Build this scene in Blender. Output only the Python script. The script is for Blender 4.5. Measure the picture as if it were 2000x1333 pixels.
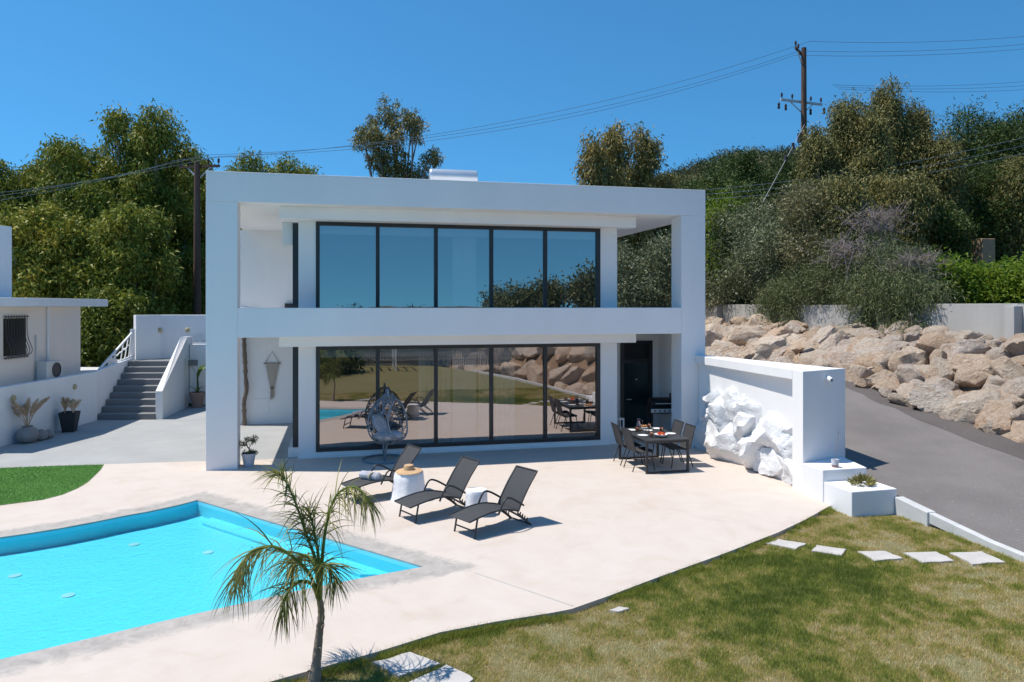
import bpy, bmesh, math, random
import numpy as np
from mathutils import Vector, Matrix, noise
R = math.radians
scene = bpy.context.scene
for o in list(bpy.data.objects): bpy.data.objects.remove(o)

# ------------------------------------------------------------------ camera, sky, sun, exposure
cam_d = bpy.data.cameras.new('camera'); cam = bpy.data.objects.new('camera', cam_d)
scene.collection.objects.link(cam); scene.camera = cam
cam_d.sensor_width = 36; cam_d.lens = 25.92; cam_d.shift_y = -0.03425
cam_d.clip_start = .1; cam_d.clip_end = 3000
cam.location = (2.912, -17.678, 3.70); cam.rotation_euler = (R(90), 0, R(-13.2))

SHADOW = Vector((.46, -.125, -1.0))
world = bpy.data.worlds.new('World'); scene.world = world; world.use_nodes = True
wn = world.node_tree; bg = wn.nodes['Background']
sky = wn.nodes.new('ShaderNodeTexSky'); sky.sky_type = 'NISHITA'; sky.sun_disc = False
sky.sun_elevation = R(64.5); sky.sun_rotation = R(-74.8)
sky.altitude = 0; sky.air_density = 1.0; sky.dust_density = 0; sky.ozone_density = 1.0
tc = wn.nodes.new('ShaderNodeTexCoord'); mp_ = wn.nodes.new('ShaderNodeMapping')      # clear, deep blue sky right down to the horizon
mp_.inputs['Location'].default_value = (0, 0, .14); mp_.inputs['Scale'].default_value = (1, 1, .93)
gr_ = wn.nodes.new('ShaderNodeMix'); gr_.data_type = 'RGBA'; gr_.blend_type = 'MULTIPLY'; gr_.inputs[0].default_value = 1
gr_.inputs[7].default_value = (.40, 1.0, 1.28, 1)
wn.links.new(tc.outputs['Generated'], mp_.inputs[0]); wn.links.new(mp_.outputs[0], sky.inputs[0])
wn.links.new(sky.outputs[0], gr_.inputs[6]); wn.links.new(gr_.outputs[2], bg.inputs[0]); bg.inputs[1].default_value = .105
sun_d = bpy.data.lights.new('sun', 'SUN'); sun = bpy.data.objects.new('sun', sun_d)
scene.collection.objects.link(sun); sun_d.energy = 4.4; sun_d.angle = R(.53); sun_d.color = (1, .94, .855)
sun.rotation_euler = SHADOW.to_track_quat('-Z', 'Y').to_euler(); sun.location = (-20, 6, 45)
scene.view_settings.view_transform = 'Standard'; scene.view_settings.look = 'None'
scene.view_settings.exposure = .3; scene.view_settings.gamma = 1
scene.cycles.max_bounces = 8; scene.cycles.transparent_max_bounces = 24
scene.cycles.glossy_bounces = 5; scene.cycles.diffuse_bounces = 5
scene.cycles.sample_clamp_indirect = 6; scene.cycles.use_denoising = True
scene.cycles.caustics_reflective = False; scene.cycles.caustics_refractive = False

# ------------------------------------------------------------------ helpers
COL = scene.collection
def props(o, label=None, cat=None, group=None, kind=None):
    if label: o['label'] = label
    if cat: o['category'] = cat
    if group: o['group'] = group
    if kind: o['kind'] = kind
    return o
def empty(name, loc, label, cat, group=None, rz=0):
    o = bpy.data.objects.new(name, None); COL.objects.link(o)
    o.location = loc; o.rotation_euler = (0, 0, rz); o.empty_display_size = .2
    return props(o, label, cat, group)
def copy_tree(o, parent=None):
    c = o.copy(); COL.objects.link(c); c.parent = parent
    for ch in list(o.children): copy_tree(ch, c)
    return c
def link(name, me, mat, parent=None):
    o = bpy.data.objects.new(name, me); COL.objects.link(o)
    if mat is not None and len(me.materials) == 0: me.materials.append(mat)
    if parent is not None: o.parent = parent
    return o

class MB:
    def __init__(s): s.v = []; s.f = []
    def add(s, vs, fs):
        n = len(s.v); s.v += [tuple(p) for p in vs]; s.f += [tuple(i + n for i in f) for f in fs]; return s
    def box(s, x0, x1, y0, y1, z0, z1):
        return s.add([(x0,y0,z0),(x1,y0,z0),(x1,y1,z0),(x0,y1,z0),(x0,y0,z1),(x1,y0,z1),(x1,y1,z1),(x0,y1,z1)],
                     [(3,2,1,0),(4,5,6,7),(0,1,5,4),(1,2,6,5),(2,3,7,6),(3,0,4,7)])
    def bar(s, a, b, w, h, up=(0,0,1)):
        a, b = Vector(a), Vector(b); d = (b - a).normalized(); u = Vector(up)
        if abs(d.dot(u)) > .98: u = Vector((1, 0, 0))
        r = d.cross(u).normalized() * w / 2; t = r.cross(d).normalized() * h / 2
        P = [p + i * r + j * t for p in (a, b) for i, j in ((-1,-1),(1,-1),(1,1),(-1,1))]
        return s.add(P, [(0,1,2,3),(7,6,5,4),(0,4,5,1),(1,5,6,2),(2,6,7,3),(3,7,4,0)])
    def tube(s, pts, rad, n=8, closed=False):
        pts = [Vector(p) for p in pts]; m = len(pts)
        rad = [rad] * m if not hasattr(rad, '__len__') else rad
        vs = []; prev = None
        for i, p in enumerate(pts):
            a = pts[(i - 1) % m] if closed or i else p; b = pts[(i + 1) % m] if closed or i < m - 1 else p
            d = (b - a).normalized()
            if prev is None:
                prev = d.orthogonal().normalized()
            x = (prev - d * prev.dot(d)).normalized(); y = d.cross(x); prev = x
            vs += [p + (x * math.cos(2*math.pi*k/n) + y * math.sin(2*math.pi*k/n)) * rad[i] for k in range(n)]
        fs = [(i*n+k, i*n+(k+1)%n, ((i+1)%m)*n+(k+1)%n, ((i+1)%m)*n+k) for i in range(m if closed else m-1) for k in range(n)]
        if not closed: fs += [tuple(range(n-1, -1, -1)), tuple((m-1)*n+k for k in range(n))]
        return s.add(vs, fs)
    def lathe(s, prof, n=24, c=(0,0,0), jit=0, rng=None):
        vs = []
        js = [1 + (rng.uniform(-jit, jit) if rng else 0) for _ in range(n)]
        for r, z in prof:
            vs += [(c[0]+r*js[k]*math.cos(2*math.pi*k/n), c[1]+r*js[k]*math.sin(2*math.pi*k/n), c[2]+z) for k in range(n)]
        m = len(prof)
        fs = [(i*n+k, i*n+(k+1)%n, (i+1)*n+(k+1)%n, (i+1)*n+k) for i in range(m-1) for k in range(n)]
        if prof[0][0] > 1e-4: fs.append(tuple(range(n-1,-1,-1)))
        if prof[-1][0] > 1e-4: fs.append(tuple((m-1)*n+k for k in range(n)))
        return s.add(vs, fs)
    def prism(s, poly, z0, z1):
        n = len(poly); zz = (lambda z, i: z[i] if hasattr(z, '__len__') else z)
        vs = [(p[0], p[1], zz(z0, i)) for i, p in enumerate(poly)] + [(p[0], p[1], zz(z1, i)) for i, p in enumerate(poly)]
        return s.add(vs, [tuple(range(n-1,-1,-1)), tuple(range(n, 2*n))] + [(i, (i+1)%n, n+(i+1)%n, n+i) for i in range(n)])
    def build(s, name, mat, parent=None, bevel=0, smooth=False, loc=None):
        me = bpy.data.meshes.new(name); me.from_pydata(s.v, [], s.f)
        if bevel:
            bm = bmesh.new(); bm.from_mesh(me)
            bmesh.ops.recalc_face_normals(bm, faces=bm.faces)
            es = [e for e in bm.edges if len(e.link_faces) == 2 and e.calc_face_angle(0) > .6]
            bmesh.ops.bevel(bm, geom=es, offset=bevel, segments=2, affect='EDGES', profile=.5)
            bm.to_mesh(me); bm.free()
        me.update()
        if smooth:
            me.polygons.foreach_set('use_smooth', [True] * len(me.polygons))
            try: me.set_sharp_from_angle(angle=R(40))
            except Exception: pass
        o = link(name, me, mat, parent)
        if loc: o.location = loc
        return o
def bezier(pts, n=24):                                   # Catmull-Rom through the points
    P = [Vector(p) for p in pts]; P = [2*P[0]-P[1]] + P + [2*P[-1]-P[-2]]; out = []
    m = len(P) - 3
    for i in range(n + 1):
        t = i / n * m; k = min(int(t), m - 1); t -= k
        a, b, c, d = P[k:k+4]
        out.append(.5*((2*b)+(-a+c)*t+(2*a-5*b+4*c-d)*t*t+(-a+3*b-3*c+d)*t**3))
    return out

# ------------------------------------------------------------------ materials (node based)
def new_mat(name):
    m = bpy.data.materials.new(name); m.use_nodes = True
    return m, m.node_tree.nodes, m.node_tree.links, m.node_tree.nodes['Principled BSDF']
def tex_noise(N, L, co, scale, detail=5, rough=.55, dist=0):
    t = N.new('ShaderNodeTexNoise'); t.inputs['Scale'].default_value = scale; t.inputs['Detail'].default_value = detail
    t.inputs['Roughness'].default_value = rough; t.inputs['Distortion'].default_value = dist; L.new(co, t.inputs['Vector']); return t
def ramp(N, L, fac, stops):
    r = N.new('ShaderNodeValToRGB'); e = r.color_ramp.elements
    while len(e) < len(stops): e.new(.5)
    for el, (p, c) in zip(e, stops): el.position = p; el.color = (*c, 1)
    L.new(fac, r.inputs[0]); return r
def mixc(N, L, fac, a, b, mode='MIX'):
    m = N.new('ShaderNodeMix'); m.data_type = 'RGBA'; m.blend_type = mode
    if hasattr(fac, 'is_linked'): L.new(fac, m.inputs[0])
    else: m.inputs[0].default_value = fac
    for s, i in ((a, 6), (b, 7)):
        if hasattr(s, 'is_linked'): L.new(s, m.inputs[i])
        else: m.inputs[i].default_value = (*s, 1)
    return m.outputs[2]
def coords(N, kind='Object'):
    return N.new('ShaderNodeTexCoord').outputs[kind]
def bump(N, L, P, h, strength, dist=.02):
    b = N.new('ShaderNodeBump'); b.inputs['Strength'].default_value = strength; b.inputs['Distance'].default_value = dist
    L.new(h, b.inputs['Height']); L.new(b.outputs[0], P.inputs['Normal'])
def pm(name, base, rough=.6, var=.1, scale=2.0, fine=30, bmp=.15, metal=0, spec=.4, bdist=.01, streak=False):
    m, N, L, P = new_mat(name); co = coords(N)
    if streak:
        mp = N.new('ShaderNodeMapping'); mp.inputs['Scale'].default_value = (1, 1, .18); L.new(co, mp.inputs[0]); co2 = mp.outputs[0]
    else: co2 = co
    t = tex_noise(N, L, co2, scale, 6, .6); f = tex_noise(N, L, co, fine, 4, .6)
    lo = tuple(max(0, c*(1-var)) for c in base); hi = tuple(min(1, c*(1+var*.6)) for c in base)
    r = ramp(N, L, t.outputs[0], [(.3, lo), (.68, hi)])
    c = mixc(N, L, .25 if var > .02 else .05, r.outputs[0], ramp(N, L, f.outputs[0], [(.3, lo), (.7, hi)]).outputs[0])
    L.new(c, P.inputs['Base Color']); P.inputs['Roughness'].default_value = rough
    P.inputs['Metallic'].default_value = metal; P.inputs['Specular IOR Level'].default_value = spec
    if bmp: bump(N, L, P, f.outputs[0], bmp, bdist)
    return m
M = {}
M['plaster'] = pm('white_plaster', (.82, .81, .80), .75, .06, .6, 60, .08, spec=.25, streak=True)
M['plaster_old'] = pm('weathered_white_plaster', (.80, .80, .81), .8, .06, 1.2, 40, .12, spec=.2, streak=True)
M['cream'] = pm('cream_plaster', (.84, .72, .63), .8, .05, .7, 40, .1, spec=.2, streak=True)
M['frame'] = pm('dark_window_frame', (.022, .024, .027), .4, .1, 3, 60, .02, spec=.5)
M['charcoal'] = pm('charcoal_powder_coat', (.032, .033, .036), .5, .1, 4, 80, .03)
M['sling'] = pm('charcoal_sling_fabric', (.05, .051, .054), .75, .12, 6, 260, .3, bdist=.003)
M['tabletop'] = pm('dark_grey_tabletop', (.055, .057, .06), .35, .15, 2, 60, .04)
M['black'] = pm('black_enamel', (.012, .012, .013), .3, .1, 4, 60, .03)
M['steel'] = pm('pale_grey_metal', (.55, .56, .57), .45, .08, 3, 60, .03, spec=.5)
M['white_metal'] = pm('white_painted_metal', (.78, .78, .78), .4, .04, 3, 60, .03)
M['bluegrey'] = pm('blue_grey_wicker', (.20, .24, .28), .55, .15, 9, 90, .1)
M['cushion'] = pm('pale_lilac_cushion', (.55, .53, .56), .9, .08, 5, 120, .3)
M['towel'] = pm('grey_towel', (.42, .42, .47), .95, .22, 9, 200, .6, bdist=.01)
M['straw'] = pm('woven_straw', (.55, .36, .20), .85, .18, 12, 140, .5, bdist=.004)
M['stump'] = pm('whitewashed_stump', (.80, .80, .80), .85, .08, 3, 18, .5, bdist=.02, streak=True)
M['limewash'] = pm('whitewashed_rock', (.72, .725, .73), .85, .08, 3, 14, .7, spec=.2, bdist=.03)
M['grey_step'] = pm('grey_step_paint', (.20, .205, .21), .75, .12, 1.5, 50, .12)
M['terracotta'] = pm('dusty_terracotta', (.30, .20, .17), .85, .15, 4, 60, .2)
M['greypot'] = pm('pale_grey_pot', (.55, .56, .60), .7, .06, 4, 60, .08)
M['claypot'] = pm('grey_clay', (.30, .28, .27), .85, .2, 5, 50, .35)
M['darkpot'] = pm('anthracite_planter', (.028, .03, .034), .55, .12, 5, 60, .05)
M['soil'] = pm('dark_soil', (.06, .045, .035), .95, .3, 14, 60, .5)
M['pampas'] = pm('dried_pampas', (.60, .42, .27), .9, .25, 20, 90, .2)
M['pampas_pale'] = pm('pale_dried_grass', (.72, .56, .40), .9, .2, 20, 90, .2)
M['driftwood'] = pm('driftwood', (.21, .16, .12), .9, .35, 7, 40, .5, streak=True)
M['cord'] = pm('cotton_cord', (.42, .37, .31), .95, .15, 20, 160, .5)
M['polewood'] = pm('creosoted_pole_wood', (.125, .075, .055), .85, .3, 4, 30, .4, streak=True)
M['porcelain'] = pm('brown_insulator', (.05, .025, .022), .3, .1, 8, 50, 0)
M['wire'] = pm('aluminium_wire', (.36, .36, .36), .5, .1, 5, 30, 0, metal=.3)
M['tank'] = pm('galvanised_tank', (.62, .65, .68), .32, .08, 2, 40, .02, metal=.55)
M['rust'] = pm('dark_iron_grille', (.07, .06, .065), .6, .2, 9, 60, .1)
M['ac'] = pm('ac_casing', (.62, .59, .56), .5, .05, 3, 60, .03)
M['ochre'] = pm('ochre_wall_light', (.52, .42, .24), .7, .15, 20, 90, .1)
M['porcel_white'] = pm('white_porcelain', (.84, .84, .83), .2, .02, 3, 60, 0, spec=.5)
M['juice'] = pm('orange_juice', (.80, .17, .02), .25, .1, 12, 60, 0, spec=.5)
M['fruit'] = pm('red_fruit', (.50, .035, .02), .3, .3, 25, 60, 0, spec=.5)
M['bread'] = pm('bread_crust', (.52, .26, .10), .8, .25, 15, 60, .2)
M['doorglass'] = pm('dark_green_door_panel', (.012, .028, .03), .12, .1, 2, 60, 0, spec=.6)
M['interior'] = pm('interior_wall', (.55, .55, .54), .85, .04, 1, 40, .05)
M['roomfloor'] = pm('interior_floor_tile', (.30, .29, .28), .5, .1, 1.5, 40, .05)
M['sheer'] = pm('sheer_curtain', (.78, .78, .75), .95, .04, 4, 120, .1)
M['stonepillar'] = pm('old_sandstone', (.34, .22, .13), .9, .25, 3, 30, .4, bdist=.03)
M['conc'] = pm('grey_cast_concrete', (.44, .425, .40), .9, .18, 1.1, 22, .25, spec=.2, streak=True)
M['kerb'] = pm('pale_concrete_kerb', (.55, .55, .54), .9, .15, 2.5, 30, .25, spec=.2)
M['slabstone'] = pm('pale_stepping_stone', (.50, .475, .45), .9, .16, 2.5, 26, .3, spec=.2)
M['bark'] = pm('eucalyptus_bark', (.24, .19, .15), .9, .35, 3, 20, .4, streak=True)
M['bark_dark'] = pm('olive_bark', (.12, .095, .075), .9, .3, 4, 24, .4, streak=True)
M['palmtrunk'] = pm('palm_trunk_fibre', (.33, .26, .20), .9, .4, 14, 60, .6, streak=True)
M['wicker_dark'] = pm('pergola_timber', (.18, .15, .13), .8, .2, 4, 40, .2)
M['fence'] = pm('grey_fence_timber', (.34, .35, .36), .85, .2, 4, 40, .2, streak=True)
M['twig'] = pm('dry_twigs', (.27, .215, .20), .95, .3, 6, 40, .2)
M['earth'] = pm('dry_earth', (.30, .21, .14), .95, .3, 1.2, 12, .5, spec=.1, bdist=.05)

def terrace_mat():
    m, N, L, P = new_mat('cream_microcement'); co = coords(N)
    a = tex_noise(N, L, co, .35, 6, .6, .6); b = tex_noise(N, L, co, 2.2, 6, .65, .4); f = tex_noise(N, L, co, 45, 3)
    c1 = ramp(N, L, a.outputs[0], [(.3, (0.557, 0.475, 0.408)), (.5, (0.578, 0.505, 0.445)), (.72, (0.593, 0.530, 0.475))])
    c2 = ramp(N, L, b.outputs[0], [(.28, (0.514, 0.440, 0.380)), (.55, (0.578, 0.505, 0.448)), (.8, (0.609, 0.545, 0.486))])
    c3 = tex_noise(N, L, co, .9, 5, .6, 1.5)
    cream = mixc(N, L, .45, c1.outputs[0], c2.outputs[0]); cream = mixc(N, L, 1, cream, ramp(N, L, c3.outputs[0], [(.3, (.94, .91, .88)), (.5, (1, 1, 1))]).outputs[0], 'MULTIPLY')
    at = N.new('ShaderNodeAttribute'); at.attribute_name = 'coping'
    g = tex_noise(N, L, co, 3.2, 8, .72, 1.2)
    ad = N.new('ShaderNodeMath'); ad.operation = 'ADD'; L.new(at.outputs['Fac'], ad.inputs[0]); L.new(g.outputs[0], ad.inputs[1])
    mk = ramp(N, L, ad.outputs[0], [(.72, (0, 0, 0)), (1.25, (1, 1, 1))])
    g2 = tex_noise(N, L, co, 5, 8, .7, .8)
    grey = ramp(N, L, g2.outputs[0], [(.3, (0.315, 0.288, 0.261)), (.7, (0.473, 0.435, 0.399))])
    L.new(mixc(N, L, mk.outputs[0], cream, grey.outputs[0]), P.inputs['Base Color'])
    P.inputs['Roughness'].default_value = .72; P.inputs['Specular IOR Level'].default_value = .25
    bump(N, L, P, f.outputs[0], .06, .01); return m
M['terrace'] = terrace_mat()
M['patio'] = pm('grey_brushed_patio', (.36, .365, .36), .8, .14, .9, 26, .12, spec=.2)
def asphalt(name, base, spk):
    m, N, L, P = new_mat(name); co = coords(N)
    a = tex_noise(N, L, co, .5, 6, .6); f = tex_noise(N, L, co, 55, 4, .8); s = tex_noise(N, L, co, 22, 2, .5)
    lo = tuple(c*.70 for c in base); hi = tuple(c*1.18 for c in base)
    c = ramp(N, L, a.outputs[0], [(.36, lo), (.62, hi)]).outputs[0]
    c = mixc(N, L, .55, c, ramp(N, L, f.outputs[0], [(.32, tuple(x*.55 for x in base)), (.7, tuple(x*1.5 for x in base))]).outputs[0])
    k = ramp(N, L, s.outputs[0], [(.70, (0,0,0)), (.78, (1,1,1))])
    L.new(mixc(N, L, k.outputs[0], c, spk), P.inputs['Base Color']); P.inputs['Roughness'].default_value = .9
    P.inputs['Specular IOR Level'].default_value = .2; bump(N, L, P, f.outputs[0], .5, .01); return m
M['asphalt'] = asphalt('aged_asphalt', (.185, .168, .16), (.42, .39, .37))
M['asphalt_edge'] = asphalt('loose_gravel_asphalt', (.115, .10, .094), (.42, .36, .30))
def boulder_mat():
    m, N, L, P = new_mat('limestone_boulder'); co = coords(N)
    oi = N.new('ShaderNodeObjectInfo')
    va = N.new('ShaderNodeVectorMath'); va.operation = 'ADD'; L.new(co, va.inputs[0])
    sc = N.new('ShaderNodeMath'); sc.operation = 'MULTIPLY'; sc.inputs[1].default_value = 40; L.new(oi.outputs['Random'], sc.inputs[0]); L.new(sc.outputs[0], va.inputs[1])
    v = va.outputs[0]
    a = tex_noise(N, L, v, 1.3, 7, .68, .8); b = tex_noise(N, L, v, 4.5, 8, .75, .6); f = tex_noise(N, L, v, 26, 5, .7)
    c1 = ramp(N, L, a.outputs[0], [(.32, (.46, .25, .14)), (.42, (.66, .50, .38)), (.53, (.76, .66, .565)), (.75, (.80, .74, .67))])
    c2 = ramp(N, L, b.outputs[0], [(.32, (.36, .22, .14)), (.43, (.68, .55, .44)), (.60, (.82, .75, .67))])
    c = mixc(N, L, .58, c1.outputs[0], c2.outputs[0])
    st = tex_noise(N, L, v, 2.3, 8, .78, 1.0); pit = tex_noise(N, L, v, 9, 6, .75, .5)
    c = mixc(N, L, ramp(N, L, st.outputs[0], [(.56, (0,0,0)), (.68, (.7,.7,.7))]).outputs[0], c, (.50, .27, .14))
    c = mixc(N, L, ramp(N, L, pit.outputs[0], [(.30, (.6,.6,.6)), (.40, (0,0,0))]).outputs[0], c, (.20, .125, .085))
    tone = ramp(N, L, oi.outputs['Random'], [(0, (.98, .95, .94)), (.35, (1, 1, .98)), (.7, (1, .94, .86)), (1, (1, .86, .72))])
    c = mixc(N, L, 1, c, tone.outputs[0], 'MULTIPLY')
    L.new(c, P.inputs['Base Color']); P.inputs['Roughness'].default_value = .92; P.inputs['Specular IOR Level'].default_value = .15
    h = N.new('ShaderNodeMath'); h.operation = 'ADD'; L.new(b.outputs[0], h.inputs[0]); L.new(pit.outputs[0], h.inputs[1])
    bump(N, L, P, h.outputs[0], 1.0, .16); return m
M['boulder'] = boulder_mat()
def leaf_mat(name, stops, trans=.3, rough=.55):
    m, N, L, P = new_mat(name)
    at = N.new('ShaderNodeAttribute'); at.attribute_name = 'tint'
    c = ramp(N, L, at.outputs['Fac'], stops).outputs[0]
    L.new(c, P.inputs['Base Color']); P.inputs['Roughness'].default_value = rough; P.inputs['Specular IOR Level'].default_value = .25
    t = N.new('ShaderNodeBsdfTranslucent'); L.new(c, t.inputs[0])
    mx = N.new('ShaderNodeMixShader'); mx.inputs[0].default_value = trans
    L.new(P.outputs[0], mx.inputs[1]); L.new(t.outputs[0], mx.inputs[2]); L.new(mx.outputs[0], N['Material Output'].inputs[0]); return m
M['euc'] = leaf_mat('eucalyptus_leaves', [(0, (0.088, 0.121, 0.019)), (.5, (0.186, 0.222, 0.031)), (.85, (0.336, 0.319, 0.047)), (1, (0.462, 0.372, 0.063))], 0.22)
M['euc_dry'] = leaf_mat('grey_eucalyptus_leaves', [(0, (0.102, 0.109, 0.035)), (.5, (0.195, 0.182, 0.058)), (.85, (0.335, 0.254, 0.077)), (1, (0.522, 0.345, 0.109))], 0.15)
M['olive'] = leaf_mat('olive_leaves', [(0, (0.075, 0.092, 0.041)), (.5, (0.159, 0.178, 0.091)), (.85, (0.280, 0.294, 0.166)), (1, (0.504, 0.498, 0.318))], 0.12, .45)
M['olive_pale'] = leaf_mat('pale_olive_leaves', [(0, (0.091, 0.090, 0.038)), (.5, (0.197, 0.187, 0.086)), (.85, (0.318, 0.288, 0.144)), (1, (0.499, 0.418, 0.219))], 0.15, .45)
M['pine'] = leaf_mat('pine_needles', [(0, (0.026, 0.042, 0.009)), (.5, (0.058, 0.092, 0.017)), (.85, (0.100, 0.135, 0.026)), (1, (0.141, 0.165, 0.033))], 0.15)
M['bright'] = leaf_mat('bright_green_leaves', [(0, (0.060, 0.112, 0.012)), (.5, (0.150, 0.240, 0.022)), (.85, (0.269, 0.344, 0.037)), (1, (0.419, 0.419, 0.075))], 0.45)
M['feather'] = leaf_mat('feathery_shrub_leaves', [(0, (0.059, 0.076, 0.032)), (.5, (0.132, 0.158, 0.063)), (.85, (0.216, 0.229, 0.101)), (1, (0.365, 0.316, 0.177))], 0.15)
M['palm'] = leaf_mat('palm_leaflets', [(0, (0.072, 0.098, 0.026)), (.5, (0.184, 0.195, 0.053)), (.85, (0.410, 0.370, 0.123)), (1, (0.700, 0.585, 0.228))], 0.35, .4)
M['banana'] = leaf_mat('banana_leaves', [(0, (0.090, 0.150, 0.030)), (1, (0.255, 0.345, 0.075))], 0.4, .4)
M['grass'] = leaf_mat('lawn_blades', [(0, (0.145, 0.195, 0.035)), (.35, (0.290, 0.340, 0.058)), (.6, (0.482, 0.412, 0.117)), (.8, (0.700, 0.494, 0.245)), (1, (0.700, 0.637, 0.391))], 0.4, .6)
M['turf'] = leaf_mat('artificial_turf_fibres', [(0, (0.115, 0.274, 0.062)), (1, (0.252, 0.462, 0.126))], 0.3, .5)
M['cactus'] = leaf_mat('cactus_skin', [(0, (0.156, 0.156, 0.039)), (1, (0.390, 0.338, 0.130))], 0.1, .6)
M['hillbush'] = leaf_mat('hill_scrub', [(0, (0.033, 0.046, 0.015)), (.5, (0.065, 0.079, 0.026)), (.85, (0.117, 0.107, 0.045)), (1, (0.205, 0.153, 0.074))], 0.15)
def lawn_soil():
    m, N, L, P = new_mat('lawn_thatch'); co = coords(N)
    a = tex_noise(N, L, co, .55, 6, .65); b = tex_noise(N, L, co, 6, 6, .75); f = tex_noise(N, L, co, 70, 3, .7)
    c1 = ramp(N, L, a.outputs[0], [(.35, (.13, .17, .04)), (.52, (.20, .20, .075)), (.7, (.32, .26, .16))])
    c2 = ramp(N, L, b.outputs[0], [(.35, (.10, .13, .03)), (.55, (.22, .18, .09)), (.72, (.36, .28, .20))])
    c = mixc(N, L, .55, c1.outputs[0], c2.outputs[0]); c = mixc(N, L, .3, c, ramp(N, L, f.outputs[0], [(.3, (.07, .07, .03)), (.7, (.38, .32, .2))]).outputs[0])
    L.new(c, P.inputs['Base Color']); P.inputs['Roughness'].default_value = .95; P.inputs['Specular IOR Level'].default_value = .1
    bump(N, L, P, f.outputs[0], .8, .02); return m
M['lawnsoil'] = lawn_soil()
M['turfbase'] = pm('artificial_turf_backing', (.11, .23, .06), .9, .2, 1.5, 80, .5, spec=.1)
def scrub():
    m, N, L, P = new_mat('scrubland'); co = coords(N)
    a = tex_noise(N, L, co, .06, 8, .7); b = tex_noise(N, L, co, .9, 7, .7)
    c = mixc(N, L, .5, ramp(N, L, a.outputs[0], [(.35, (.06, .07, .03)), (.58, (.12, .105, .055)), (.75, (.22, .155, .10))]).outputs[0],
             ramp(N, L, b.outputs[0], [(.35, (.05, .06, .025)), (.6, (.15, .125, .07)), (.75, (.26, .20, .13))]).outputs[0])
    L.new(c, P.inputs['Base Color']); P.inputs['Roughness'].default_value = .95; P.inputs['Specular IOR Level'].default_value = .1
    bump(N, L, P, b.outputs[0], .8, .2); return m
M['scrub'] = scrub()
def glass_mat(name, tint, refl):
    m, N, L, P = new_mat(name); N.remove(P)
    t = N.new('ShaderNodeBsdfTransparent'); t.inputs[0].default_value = (*tint, 1)
    g = N.new('ShaderNodeBsdfGlossy'); g.inputs['Roughness'].default_value = 0; g.inputs[0].default_value = (1.0, .91, .88, 1)
    fr = N.new('ShaderNodeFresnel'); fr.inputs[0].default_value = 1.5
    ma = N.new('ShaderNodeMath'); ma.operation = 'MULTIPLY_ADD'; ma.inputs[1].default_value = 1 - refl; ma.inputs[2].default_value = refl
    L.new(fr.outputs[0], ma.inputs[0])
    mx = N.new('ShaderNodeMixShader'); L.new(ma.outputs[0], mx.inputs[0]); L.new(t.outputs[0], mx.inputs[1]); L.new(g.outputs[0], mx.inputs[2])
    co = coords(N); n = tex_noise(N, L, co, .8, 2); b = N.new('ShaderNodeBump'); b.inputs['Strength'].default_value = .02; b.inputs['Distance'].default_value = .05
    L.new(n.outputs[0], b.inputs['Height']); L.new(b.outputs[0], g.inputs['Normal'])
    L.new(mx.outputs[0], N['Material Output'].inputs[0]); return m
M['glass'] = glass_mat('solar_control_glass', (.70, .75, .75), .35)
M['clear'] = glass_mat('drinking_glass', (.92, .92, .92), .05)
def water_mat():
    m, N, L, P = new_mat('pool_water'); N.remove(P)
    t = N.new('ShaderNodeBsdfTransparent'); t.inputs[0].default_value = (.58, .94, .985, 1)
    g = N.new('ShaderNodeBsdfGlossy'); g.inputs['Roughness'].default_value = .02
    fr = N.new('ShaderNodeFresnel'); fr.inputs[0].default_value = 1.33
    co = coords(N); n = tex_noise(N, L, co, 5, 3, .5, .6); n2 = tex_noise(N, L, co, 17, 2, .5, .4)
    ad = N.new('ShaderNodeMath'); ad.operation = 'ADD'; L.new(n.outputs[0], ad.inputs[0]); L.new(n2.outputs[0], ad.inputs[1])
    b = N.new('ShaderNodeBump'); b.inputs['Strength'].default_value = .45; b.inputs['Distance'].default_value = .03; L.new(ad.outputs[0], b.inputs['Height'])
    for q in (g, fr): L.new(b.outputs[0], q.inputs['Normal'])
    mx = N.new('ShaderNodeMixShader'); L.new(fr.outputs[0], mx.inputs[0]); L.new(t.outputs[0], mx.inputs[1]); L.new(g.outputs[0], mx.inputs[2])
    L.new(mx.outputs[0], N['Material Output'].inputs[0]); return m
M['water'] = water_mat()
M['poolpaint'] = pm('pool_paint', (.23, .745, .88), .6, .05, 1.3, 30, .05)

# ------------------------------------------------------------------ the ground
def vnoise(x, y, s, seed):
    """smooth value noise, arrays in, 0..1 out"""
    r = np.random.RandomState(seed); T = r.rand(64, 64)
    x = x / s; y = y / s; i = np.floor(x).astype(int); j = np.floor(y).astype(int); fx = x - i; fy = y - j
    fx = fx*fx*(3-2*fx); fy = fy*fy*(3-2*fy)
    g = lambda a, b: T[a % 64, b % 64]
    return (g(i,j)*(1-fx)+g(i+1,j)*fx)*(1-fy)+(g(i,j+1)*(1-fx)+g(i+1,j+1)*fx)*fy
def sstep(a, b, x):
    t = np.clip((x-a)/(b-a), 0, 1); return t*t*(3-2*t)
def bank_u(v):                                              # foot of the boulder bank, bending left further down
    return float(np.interp(v, [-34,-32,-28,-23,-18,-14,-9,-5,30], [8.2,9.5,12,14,15.6,17,18.2,18.5,18.5]))
def drive_z(v):                                            # the driveway climbs past the house
    return min(1.42, .14*(v+8)) if v > -22 else -1.96
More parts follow.
